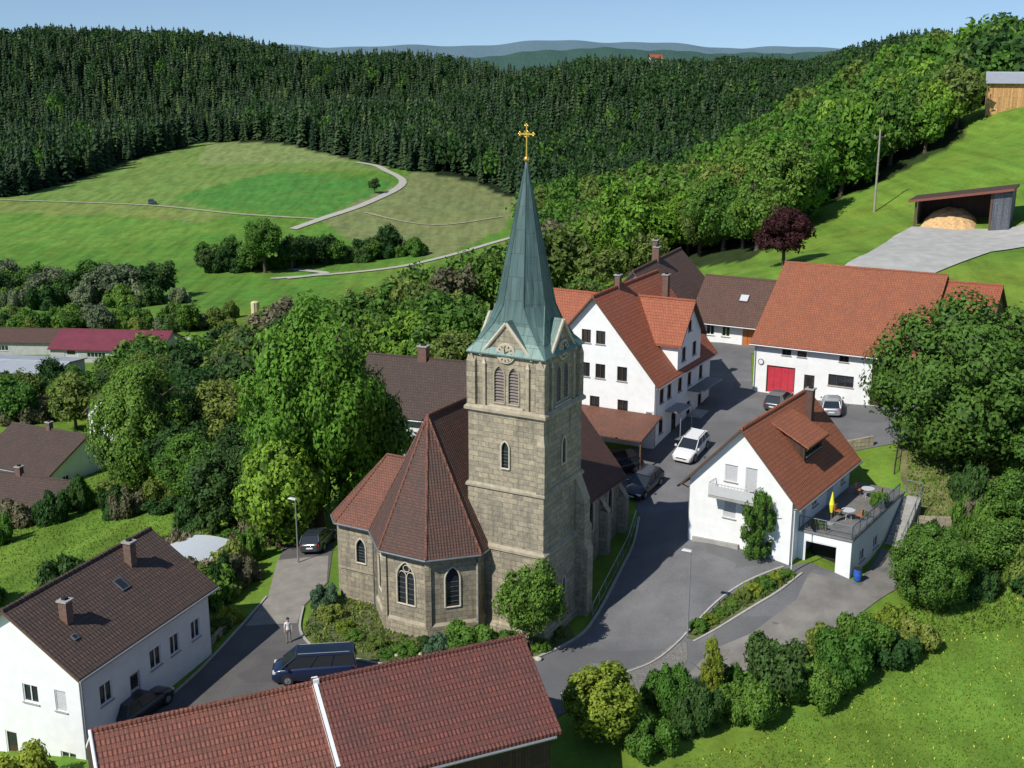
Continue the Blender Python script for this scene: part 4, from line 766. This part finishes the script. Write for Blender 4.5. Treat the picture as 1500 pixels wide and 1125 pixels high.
def scatter_mass(name,bases,P_,S_,mats,bias=None):
    Vs=[];Fs=[];Ms=[];o=0;k=NR.integers(0,len(bases),len(P_))
    for bi,(bv,bf,bm_) in enumerate(bases):
        s=np.where(k==bi)[0]
        if not len(s): continue
        a=NR.uniform(0,6.28,len(s));ca_,sa=np.cos(a),np.sin(a);x=bv[None,:,0]*ca_[:,None]-bv[None,:,1]*sa[:,None];y=bv[None,:,0]*sa[:,None]+bv[None,:,1]*ca_[:,None];z=np.repeat(bv[None,:,2],len(s),0)
        v=np.stack([x*S_[s,0:1],y*S_[s,0:1],z*S_[s,1:2]],-1)+P_[s][:,None,:];n_=bv.shape[0]
        f=bf[None]+(np.arange(len(s))*n_)[:,None,None]+o;o+=len(s)*n_;Vs.append(v.reshape(-1,3));Fs.append(f.reshape(-1,4));mm=NR.choice(len(mats),len(s),p=bias);Ms.append(np.repeat(mm,len(bf)))
    ob=bpy.data.objects.new(name,npmesh(name,np.concatenate(Vs),np.concatenate(Fs),mats,np.concatenate(Ms)));COL.objects.link(ob);ob['kind']='stuff';return ob
def decbase(seed,n=620,leaf=.10):
    rg=np.random.default_rng(seed);B=blobs('round',rg);k=rg.integers(0,len(B),n);d=rg.normal(size=(n,3));d[:,2]=np.abs(d[:,2])*.8+.05;d/=np.linalg.norm(d,axis=1)[:,None];c=B[k,:3]+d*B[k,3:4];nn=d+rg.normal(size=(n,3))*.3;nn/=np.linalg.norm(nn,axis=1)[:,None];t=np.cross(nn,rg.normal(size=(n,3)));t/=np.linalg.norm(t,axis=1)[:,None];b=np.cross(nn,t)
    V=np.stack([c-t*leaf,c-b*leaf*.7,c+t*leaf,c+b*leaf*.7],1).reshape(-1,3);V[:,2]=(V[:,2]+1)/2;return V,np.arange(4*n).reshape(n,4),None
def conbase(seed,layers=9,per=8,lo=.75,hi=1.25):
    rg=np.random.default_rng(seed);V=[];F=[];pw=rg.uniform(.5,.95)
    for l in range(layers):
        f=l/layers;z=.1+.86*f;r=(1-f)**pw*1.0+.06
        for j in range(per):
            a=6.283*(j+rg.uniform(-.4,.4))/per+l;rr=r*rg.uniform(lo-.2,hi);w=.32*rr+.05;c,s=math.cos(a),math.sin(a);zt=z+.06+rg.uniform(-.03,.04);zb=z-.02-.06*r*rg.uniform(.2,1.3);k=len(V)
            V+= [(0,0,zt),(c*rr*.55-s*w,s*rr*.55+c*w,(z+zb)/2+rg.uniform(-.01,.03)),(c*rr,s*rr,zb),(c*rr*.55+s*w,s*rr*.55-c*w,(z+zb)/2+rg.uniform(-.01,.03))];F.append((k,k+1,k+2,k+3))
    k=len(V);V+=[(-.05,0,.9),(.05,0,.9),(.0,.0,.99),(0,.05,.9)];F.append((k,k+1,k+2,k+3))
    k=len(V);V+=[(-.05,0,0),(.05,0,0),(.03,0,.5),(-.03,0,.5)];F.append((k,k+1,k+2,k+3))
    return np.array(V),np.array(F),None
rest=pts[NH:];PP=np.array([(x,y,0) for x,y in rest]);PP[:,2]=TZ(PP[:,0],PP[:,1])-.5;hh=NR.uniform(9,17,len(PP));SS=np.stack([hh*NR.uniform(.38,.55,len(PP)),hh],-1)
scatter_mass('hillside_woodland',[decbase(i) for i in range(5)],PP,SS,[LM['green'],LM['linden'],LM['dark'],LM['olive']],[.4,.3,.12,.18])
cf1=leafmat('spruce_needles',(.024,.050,.021),.05,.2);cf2=leafmat('pine_needles',(.038,.070,.026),.05,.2);cf3=leafmat('larch_needles',(.065,.115,.030),.1,.2)
q=[]
gy=505.
while gy<1150:
    st=4.6+.9*(gy-505)/600
    for gx in np.arange(-.5*gy,.5*gy,st):
        x=gx+R.uniform(-4,4);y=gy+R.uniform(-4,4);a=x/y
        if y<np.interp(a,ea,ey)+3+8*math.sin(x/13)*math.sin(x/31): continue
        if abs(x+21)<12 and 880<y<985: continue
        if (x+230)**2/900+(y-800)**2/160<1 or (x+95)**2/500+(y-850)**2/200<1: continue
        q.append((x,y))
    gy+=5.3
q=np.array(q);d=q[:,1]-np.interp(q[:,0]/q[:,1],ea,ey);o=np.argsort(d)
front=q[o[:150]];back=q[o[150:]]
back=back[(back[:,1]<1110)]
PP=np.concatenate([back,np.zeros((len(back),1))],1);PP[:,2]=TZ(PP[:,0],PP[:,1])-.5;patch=np.sin(back[:,0]/37+1)*np.sin(back[:,1]/45)+np.sin(back[:,0]/90-back[:,1]/70);hh=NR.uniform(9,20,len(PP))+2.2*patch
pd=np.clip(.13+.13*patch+np.where((back[:,1]<700)&(back[:,0]>-70),.3,0)+np.where(back[:,0]>110,.15,0),.03,.75);isd=NR.random(len(back))<pd
PC=PP[~isd];hc=hh[~isd];scatter_mass('conifer_forest',[conbase(i) for i in range(8)],PC,np.stack([np.maximum(hc,12)*NR.uniform(.14,.22,len(PC)),hc],-1),[cf1,cf2,cf3],[.5,.4,.10])
PD=PP[isd];hd_=np.clip(hh[isd],11,18);scatter_mass('mixed_woodland',[decbase(10+i,260,.15) for i in range(4)],PD,np.stack([hd_*NR.uniform(.28,.38,len(PD)),hd_],-1),[LM['forest'],LM['dark'],LM['green']],[.65,.28,.07])
cms=[]
for i in range(3):
    bv,bf,_=conbase(20+i,14,10);bv=bv*np.array([.18,.18,1]);cms.append([npmesh('crown',bv,bf,[mm]) for mm in(cf1,cf2)])
tb=MB();tb.cyl((0,0,-.02),(0,0,.9),.018,.004,6,bark);tbm=tb.mesh('trunk')
for i,(x,y) in enumerate(front):
    h=R.uniform(12,24);e=thing('conifer_tree','tall dark green spruce at the forest edge','conifer',(x,y,tz(x,y)),R.random()*6,'spruces along the forest edge')
    for nn_,mm in(('trunk',tbm),('crown',cms[i%3][(i//3)%2])): o_=mko(nn_,mm,e);o_.scale=(h,h,h)
def tufts(name,pl,n,h,col):
    xs=[p[0] for p in pl];ys=[p[1] for p in pl];x=NR.uniform(min(xs),max(xs),n);y=NR.uniform(min(ys),max(ys),n);k=inpoly(x,y,pl);x=x[k];y=y[k];z=TZ(x,y);m_=len(x);a=NR.uniform(0,6.28,m_);s=NR.uniform(.5,1.3,m_)*h;w=.35*s
    dx=np.cos(a)*w;dy=np.sin(a)*w;lx=NR.normal(size=m_)*.3*s;ly=NR.normal(size=m_)*.3*s
    V=np.stack([np.stack([x-dx,y-dy,z],-1),np.stack([x+dx,y+dy,z],-1),np.stack([x+dx*.4+lx,y+dy*.4+ly,z+s],-1),np.stack([x-dx*.6+lx,y-dy*.6+ly,z+s*.8],-1)],1).reshape(-1,3)
    mi=NR.choice(len(col),m_);ob=bpy.data.objects.new(name,npmesh(name,V,np.arange(4*m_).reshape(m_,4),col,mi));COL.objects.link(ob);ob['kind']='stuff'
g1=leafmat('grass_blades',(.145,.26,.034),.4,.2);g2=leafmat('dry_grass_blades',(.20,.27,.05),.4,.2);fl=simple('yellow_flowers',(.6,.55,.08),.7)
tufts('meadow_grass',[(6,60),(12,63),(20,68),(24,72.5),(28,74),(34,78),(45,84),(50,60),(30,50),(5,50)],60000,.11,[g1]*8+[g2]*4+[fl])
tufts('lawn_grass',[(-60,78),(-19,84),(-20,100),(-30,120),(-60,150)],40000,.14,[g1,g1,g2]);tufts('ground_cover_plants',[(-14.2,76.2),(-12.6,73.8),(-8,71.9),(-2,70.9),(1.4,73),(3.8,75.5),(3,77),(-14,82)],9000,.2,[LM['green'],LM['olive'],LM['dark'],LM['yellow']])
tufts('hedge_plants',[(11.8,74.8),(14.5,77.6),(19,80.2),(20,79.7),(17.8,77.8),(14.4,75.9),(12.3,74.7)],3500,.3,[LM['green'],LM['olive'],LM['dark']])
tufts('slope_grass',[(26,74),(30,84),(31,90),(34,101),(50,104),(55,84),(40,74)],30000,.22,[g1,g2,LM['olive'],LM['green']])
# ---------------- vehicles ----------------
chrome=simple('light_lens',(.7,.7,.68),.1,.05);redl=simple('rear_lens',(.35,.01,.01),.2,.05);rimm=simple('alloy_rim',(.45,.46,.47),.3,.05,metal=.7)
def car(label,cat,x,y,hd,L,Wd,H,col,kind='hatch',z=None,name='parked_car',metal=.1):
    z=tz(x,y)+.05 if z is None else z
    e=thing(name,label,cat,(x,y,z),math.radians(hd));c,s=math.cos(math.radians(hd)),math.sin(math.radians(hd))
    zf=tz(x+c*1.3,y+s*1.3);zb=tz(x-c*1.3,y-s*1.3);zl=tz(x-s*.8,y+c*.8);zr=tz(x+s*.8,y-c*.8);e.rotation_euler=(math.atan2(zl-zr,1.6),-math.atan2(zf-zb,2.6),math.radians(hd))
    pm=paint('car_paint_'+cat+str(x),col,metal);hw=Wd/2;b=MB()
    van=kind=='van';belt=.60 if van else .64 if kind!='suv' else .62
    st=[(-.5,.52,.84),(-.485,.6,.93),(-.44,belt,.98),(-.25,belt,1),(0,belt-.01,1),(.18,belt-.02,1),(.26,belt-.03,.99),(.40,.56 if not van else .55,.95),(.47,.48,.88),(.5,.40,.78)]
    rows=[]
    for fx,ft,fw in st:
        zt=ft*H;w_=hw*fw;zb_=.2 if abs(fx)<.48 else .3
        half=[(w_*.9,zb_),(w_,zb_+.14),(w_*1.0,zt*.72),(w_*.97,zt*.9),(w_*.88,zt*.985),(w_*.5,zt*1.01)]
        rows.append([(fx*L,p,q) for p,q in half]+[(fx*L,-p,q) for p,q in half[::-1]])
    n_=12;vs=[p for r_ in rows for p in r_];fs=[(i*n_+j,i*n_+(j+1)%n_,(i+1)*n_+(j+1)%n_,(i+1)*n_+j) for i in range(len(rows)-1) for j in range(n_)]
    b.add(vs,fs,pm,True);b.add(rows[0],[range(n_)],pm);b.add(rows[-1],[range(n_-1,-1,-1)],pm);b.box(-L*.46,L*.46,-hw*.85,hw*.85,.16,.24,black)
    rb,rt,ft_,fb={'hatch':(-.47,-.37,.03,.24),'suv':(-.475,-.38,.03,.23),'van':(-.492,-.47,.2,.38)}[kind]
    zB=belt*H-.03;zT=H-.05;gl=MB();A=[(rb*L,hw*.88,zB),(fb*L,hw*.86,zB*.98),(fb*L,-hw*.86,zB*.98),(rb*L,-hw*.88,zB)];tw_=.74 if not van else .82;Bq=[(rt*L,hw*tw_,zT),(ft_*L,hw*tw_,zT),(ft_*L,-hw*tw_,zT),(rt*L,-hw*tw_,zT)]
    gl.add(A+Bq,[(0,1,5,4),(1,2,6,5),(2,3,7,6),(3,0,4,7)],glass);gl.add(Bq,[(0,1,2,3)],glass)
    rf=[(rt*L-.06,hw*tw_),(rt*L*.6,hw*(tw_+.03)),(ft_*L-.1,hw*(tw_+.02)),(ft_*L+.06,hw*tw_*.9)];rp=rf+[(p,-q) for p,q in rf[::-1]];ins=[(p*.97,q*.88) for p,q in rp];b.prism(rp,zT,zT+.035,pm);b.prism(rp,zT+.035,H+.01,pm,ins)
    def pil(t,w_=.05):
        for sg in(1,-1):
            xb=(rb+(fb-rb)*t)*L;xt=(rt+(ft_-rt)*t)*L;b.cyl((xb,sg*hw*.885,zB),(xt,sg*(hw*tw_+.012),zT+.01),w_,w_*.8,6,pm)
    pil(0,.07);pil(1,.045)
    for t in((.45,) if kind=='hatch' else (.3,.55) if kind=='suv' else (.33,.62)): pil(t,.03 if kind!='van' else .035)
    b.obj('body',e);gl.obj('window',e)
    if van or kind=='suv':
        for sg in(1,-1): rr=MB();rr.cyl((rt*L+.2,sg*hw*.66,H+.05),(ft_*L-.1,sg*hw*.66,H+.05),.025,.025,5,steel);rr.obj('roof_rail',e)
    wr=.33 if kind!='suv' else .36
    for fx in(-.30,.31):
        for sg in(1,-1):
            ar=MB();ar.cyl((fx*L,sg*(hw-.12),wr+.02),(fx*L,sg*(hw+.006),wr+.02),wr+.06,wr+.06,20,black);ar.obj('wheel_arch',e)
            t=MB();t.cyl((0,-.1,0),(0,.1,0),wr,wr,22,black);o=t.obj('wheel',e);o.location=(fx*L,sg*(hw-.06),wr);rm=MB();rm.cyl((0,-.115,0),(0,.115,0),wr*.62,wr*.62,16,rimm)
            for k in range(5): a=k*1.2566;rm.cyl((0,.12*sg,0),(math.cos(a)*wr*.55,.12*sg,math.sin(a)*wr*.55),.03,.025,4,lead)
            rm.obj('rim',o)
    for sg in(1,-1):
        l=MB();l.box(.452*L,.487*L,sg*hw*.72-.17,sg*hw*.72+.17,.40*H,.47*H,chrome);l.obj('headlight',e)
        l=MB();l.box(-.497*L,-.465*L,sg*hw*.80-.09,sg*hw*.80+.09,.42*H,.58*H,redl);l.obj('tail_light',e)
        l=MB();l.box(fb*L*.8,fb*L*.8+.14,sg*(hw+.10)-.09,sg*(hw+.10)+.07,zB,zB+.15,pm);l.obj('mirror',e)
    l=MB();l.box(.47*L,.503*L,-.45,.45,.5,.6,black);l.obj('grille',e)
    for xx,zz in((.5*L-.01,.36),(-.5*L-.015,.5)): l=MB();l.box(xx,xx+.025,-.26,.26,zz,zz+.11,white);l.obj('number_plate',e)
    return e
car('dark blue passenger van with roof rails parked in the yard','van',-12.4,69.9,186,5.2,1.9,1.9,(.010,.02,.058),'van',name='parked_van',metal=.2)
car('dark grey hatchback parked beside the bungalow','car',-22.3,66.6,64,4.2,1.75,1.5,(.025,.028,.03))
car('white sport utility car parked on the village road','car',15.6,101.8,240,4.6,1.9,1.56,(.72,.72,.71),'suv',metal=0)
car('black estate car parked under the carport edge','car',8.9,99.0,200,4.4,1.8,1.5,(.015,.016,.018))
car('dark blue hatchback parked beside the road','car',10.9,96.0,235,4.3,1.78,1.48,(.02,.025,.04))
car('dark grey car parked beside the barn','car',25.3,112.0,60,4.3,1.78,1.5,(.05,.055,.06))
car('silver car parked in front of the barn','car',29.8,109.9,75,4.3,1.78,1.5,(.4,.42,.44),metal=.6)
car('dark car parked behind the church annexe','car',-15.4,91.4,80,4.3,1.78,1.5,(.03,.04,.05))
car('small dark tractor working on the meadow track','tractor',-153.5,527,10,3.6,2,2.4,(.04,.08,.05),'suv',name='tractor')
# ---------------- furniture ----------------
def lamp(x,y,h,label,arm=1):
    e=thing('street_lamp',label,'street lamp',(x,y,tz(x,y)+.05));b=MB();b.cyl((0,0,-.3),(0,0,1),.085,.075,10,steel);b.cyl((0,0,1),(0,0,h),.06,.04,10,steel);b.obj('pole',e);b=MB();b.M=T((0,0,h))@RZ(150)
    b.prism([(-.1,-.14),(.62,-.16),(.62,.16),(-.1,.14)],-.03,.07,shut,[(-.05,-.1),(.55,-.1),(.55,.1),(-.05,.1)]);b.box(.05,.55,-.1,.1,-.05,-.031,chrome);b.obj('lamp_head',e)
lamp(11.75,75.05,6.0,'grey steel street lamp on the kerbed island tip')
lamp(-16.5,88.0,5.2,'grey steel street lamp beside the linden tree')
e=thing('flag_pole','slim white pole standing beside the white house','pole',(19.6,79.9,2.6));b=MB();b.cyl((0,0,-.3),(0,0,4.6),.045,.035,8,white);b.ball((0,0,4.65),.06,white,8);b.obj('shaft',e)
e=thing('utility_pole','tall wooden utility pole on the meadow slope','utility pole',(57.4,195.1,tz(57.4,195.1)));b=MB();b.cyl((0,0,-1),(0,0,12.8),.2,.13,10,simple('pole_wood',(.3,.27,.22),.8));b.obj('pole',e);b=MB();b.box(-.9,.9,-.06,.06,11.6,11.75,wood_g)
for x in(-.8,0,.8): b.cyl((x,0,11.75),(x,0,12.0),.06,.04,6,shut)
b.obj('crossarm',e)
def at(lx,ly): c,s=math.cos(math.radians(-34)),math.sin(math.radians(-34));return 13.1+c*lx-s*ly,85.3+s*lx+c*ly
px_,py_=at(9.5,3.6)
e=thing('parasol','closed yellow parasol standing on the house terrace','parasol',(px_,py_,5.15));b=MB();b.cyl((0,0,0),(0,0,2.5),.025,.025,6,steel);b.cyl((0,0,0),(0,0,.08),.25,.25,12,conc);b.obj('pole',e);b=MB();yc=simple('yellow_cloth',(.75,.68,.03),.7,.08);b.cyl((0,0,.9),(0,0,1.5),.1,.2,9,yc);b.cyl((0,0,1.5),(0,0,2.45),.2,.03,9,yc);b.obj('canopy',e)
e=thing('rain_barrel','blue plastic rain barrel beside the garage','barrel',(24.3,79.9,tz(24.3,79.9)+.05));b=MB();bl=simple('blue_plastic',(.03,.1,.4),.4);b.cyl((0,0,0),(0,0,.4),.26,.31,14,bl);b.cyl((0,0,.4),(0,0,.85),.31,.27,14,bl);b.cyl((0,0,.85),(0,0,.9),.29,.29,14,black);b.obj('drum',e)
for lx,ly,sz in((11.3,8.6,1.),(11.3,9.6,.8),(8.9,2.2,.5),(9.5,2.1,.45),(11.3,6.3,.4)):
    x,y=at(lx,ly);e=thing('planter_bush','potted green shrub standing on the terrace','potted plant',(x,y,5.15),0,'potted shrubs on the terrace');b=MB();b.cyl((0,0,0),(0,0,.4*sz+.1),.2*sz+.05,.28*sz+.05,12,simple('terracotta',(.35,.13,.07),.8));b.obj('pot',e);o=mko('crown',crown('bush','small','olive' if sz<.6 else 'green',1),e);o.location=(0,0,.35*sz+.05);o.scale=(.7*sz,.7*sz,1.1*sz)
for i,(lx,ly) in enumerate([(10.2,5.2),(9.9,10.5)]):
    x,y=at(lx,ly);e=thing('garden_table','small white garden table on the terrace','table',(x,y,5.15));b=MB();b.cyl((0,0,.7),(0,0,.74),.5,.5,16,shut);b.obj('tabletop',e)
    for k in range(4): b=MB();a=.785+k*1.57;b.cyl((.3*math.cos(a),.3*math.sin(a),0),(.2*math.cos(a),.2*math.sin(a),.7),.02,.02,5,shut);b.obj('leg',e)
    for k in range(2):
        cx_,cy_=at(lx+(-.8 if k else .8),ly+.2);e=thing('garden_chair','brown garden chair standing on the terrace','chair',(cx_,cy_,5.15),math.radians(-34+(90 if k else -90)),'garden chairs on the terrace');b=MB();b.box(-.22,.22,-.22,.22,.42,.46,orange_w);b.obj('seat',e);b=MB();b.box(-.22,.22,.19,.23,.46,.9,orange_w);b.obj('backrest',e)
        for lx2 in(-.2,.2):
            for ly2 in(-.2,.2): b=MB();b.cyl((lx2,ly2,0),(lx2,ly2,.42),.02,.02,5,wood_t);b.obj('leg',e)
def fence(name,label,cat,pts,h,sp,mat,post):
    b=MB();p3=[(x,y,tz(x,y)) for x,y in pts];rail(b,p3,h,sp,mat,post);e=thing(name,label,cat,(0,0,0));b.obj('rail',e)
fence('guard_rail','grey steel tube railing between road and church','railing',[(5.6,78.4),(7.3,83),(8.8,87.2),(9.8,91)],1.,1.3,steel,1.3)
fence('garden_fence','low garden fence beside the chestnut','fence',[(31.2,95),(33,100),(38,99.3),(43,103)],1.,.25,wood_g,2)
def wallrun(label,pts,h,t=.3,mat=None):
    b=MB()
    for a,c in zip(pts,pts[1:]):
        d=Vector((c[0]-a[0],c[1]-a[1],0));L=d.length;b.M=T((a[0],a[1],0))@Matrix.Rotation(math.atan2(d.y,d.x),4,'Z');za,zc_=tz(*a),tz(*c)
        b.add([(0,-t/2,za-.6),(L,-t/2,zc_-.6),(L,t/2,zc_-.6),(0,t/2,za-.6),(0,-t/2,za+h),(L,-t/2,zc_+h),(L,t/2,zc_+h),(0,t/2,za+h)],[(0,1,5,4),(1,2,6,5),(2,3,7,6),(3,0,4,7),(4,5,6,7)],mat or stone)
    thing('garden_wall',label,'wall',me=b.mesh('garden_wall'))
wallrun('low pale stone wall edging the bungalow driveway',[(-23.6,66),(-21,72),(-19.2,79)],.5)
wallrun('low sandstone wall between the road and the garden',[(20.6,96.6),(26,99.8),(31,100.6)],.9)
wallrun('low concrete wall under the white house gable',[(13.4,85.0),(16.4,82.9)],.4,.2,conc)
wallrun('dry stone garden wall on the slope',[(31,88),(36,86),(41,88)],.7)
for i in range(22):
    x=R.uniform(-12.5,2.5);y=R.uniform(72.3,76);
    if y>72.3+ (0 if x<-6 else 1.5) + R.random()*2.5: continue
    b=MB();b.ball((0,0,.08),R.uniform(.12,.3),stone_l,7,.6);b.v=[v+Vector((R.uniform(-.04,.04),R.uniform(-.04,.04),R.uniform(-.03,.03))) for v in b.v];thing('rock','pale boulder lying in the church flower bed','rock',(x,y,tz(x,y)+.02),group='boulders in the flower bed',me=b.mesh('rock'))
def person(x,y,hd):
    e=thing('person','standing person in white shirt and grey trousers in the yard','person',(x,y,tz(x,y)+.05),math.radians(hd))
    J=[((0,0,.95),.13),((0,0,1.15),.12),((0,0,1.38),.14),((0,0,1.5),.06),((0,.01,1.58),.075),((0,.01,1.68),.10),((0,0,1.75),.06)];E=[(i,i+1) for i in range(6)]
    for sg in(1,-1):
        k=len(J);J+=[((.1*sg,0,.9),.10),((.11*sg,.02,.5),.065),((.12*sg,-.01,.1),.045),((.13*sg,.14,.04),.035)];E+=[(0,k),(k,k+1),(k+1,k+2),(k+2,k+3)]
        k=len(J);J+=[((.19*sg,0,1.42),.06),((.235*sg,-.02,1.14),.045),((.24*sg,.06,.9),.032),((.24*sg,.08,.84),.03)];E+=[(2,k),(k,k+1),(k+1,k+2),(k+2,k+3)]
        for f in range(4):
            a=len(J);J+=[((.24*sg,.06+.018*f,.79-.003*f),.009),((.232*sg,.07+.018*f,.755+.004*abs(f-1)),.008)];E+=[(k+3,a),(a,a+1)]
        a=len(J);J+=[((.222*sg,.115,.82),.01),((.218*sg,.12,.79),.009)];E+=[(k+3,a),(a,a+1)]
    me=bpy.data.meshes.new('body');me.from_pydata([j[0] for j in J],E,[]);ob=bpy.data.objects.new('tmp',me);COL.objects.link(ob);sk=ob.modifiers.new('s','SKIN');
    for i,j in enumerate(J): me.skin_vertices[0].data[i].radius=(j[1],j[1]*(.75 if i<3 else 1))
    me.skin_vertices[0].data[0].use_root=True;ob.modifiers.new('u','SUBSURF').levels=1
    dg=bpy.context.evaluated_depsgraph_get();m2=bpy.data.meshes.new_from_object(ob.evaluated_get(dg));bpy.data.objects.remove(ob)
    m2.materials.clear()
    for mm in(simple('white_shirt',(.7,.7,.68),.9,.05),simple('grey_trousers',(.22,.21,.19),.9,.1),simple('skin',(.5,.3,.22),.6,.05),black): m2.materials.append(mm)
    for p in m2.polygons:
        c=p.center;p.use_smooth=True;p.material_index=2 if c.z>1.5 or (abs(c.x)>.2 and c.z<1.1) else 0 if c.z>.95 else 1 if c.z>.09 else 3
    mko('body',m2,e);b=MB();b.ball((0,-.015,1.72),.115,simple('dark_hair',(.04,.03,.02),.8),10,.85);b.obj('hair',e);b=MB();b.ball((0,.11,1.67),.018,m2.materials[2],6,1.3);b.obj('nose',e)
    for s_ in(-1,1): b=MB();b.ball((s_*.035,.098,1.69),.012,dark,6);b.obj('eye',e)
person(-14.9,74.7,200)
# ---------------- light / camera ----------------
az=math.radians(227);el=math.radians(45)
sd=Vector((math.sin(az)*math.cos(el),math.cos(az)*math.cos(el),math.sin(el)))
ld=bpy.data.lights.new('sun','SUN');ld.energy=5.0;ld.angle=math.radians(.5);ld.color=(1,.965,.90);lo=bpy.data.objects.new('sun',ld);COL.objects.link(lo);lo.rotation_euler=(-sd).to_track_quat('-Z','Y').to_euler()
wd=bpy.data.worlds.new('World');SC.world=wd;wd.use_nodes=True;nt=wd.node_tree;bg=nt.nodes['Background'];sk=nt.nodes.new('ShaderNodeTexSky');sk.sky_type='NISHITA';sk.sun_disc=False;sk.sun_elevation=el;sk.sun_rotation=az;sk.air_density=1.0;sk.dust_density=.0;sk.ozone_density=3.0;sk.altitude=400
tcw=nt.nodes.new('ShaderNodeTexCoord');va=N(nt,'ShaderNodeVectorMath',op='ADD');nt.links.new(tcw.outputs['Generated'],va.inputs[0]);va.inputs[1].default_value=(0,0,.12);vn=N(nt,'ShaderNodeVectorMath',op='NORMALIZE');nt.links.new(va.outputs[0],vn.inputs[0]);nt.links.new(vn.outputs[0],sk.inputs[0])
nt.links.new(sk.outputs[0],bg.inputs[0]);bg.inputs[1].default_value=.12
cd=bpy.data.cameras.new('camera');cd.sensor_width=36;cd.lens=43.2;cd.clip_end=20000;cd.clip_start=.5;cam=bpy.data.objects.new('camera',cd);COL.objects.link(cam);cam.location=(0,0,38);cam.rotation_euler=(math.radians(90-15.1),0,0);SC.camera=cam
SC.view_settings.view_transform='Standard';SC.view_settings.look='None';SC.view_settings.exposure=0
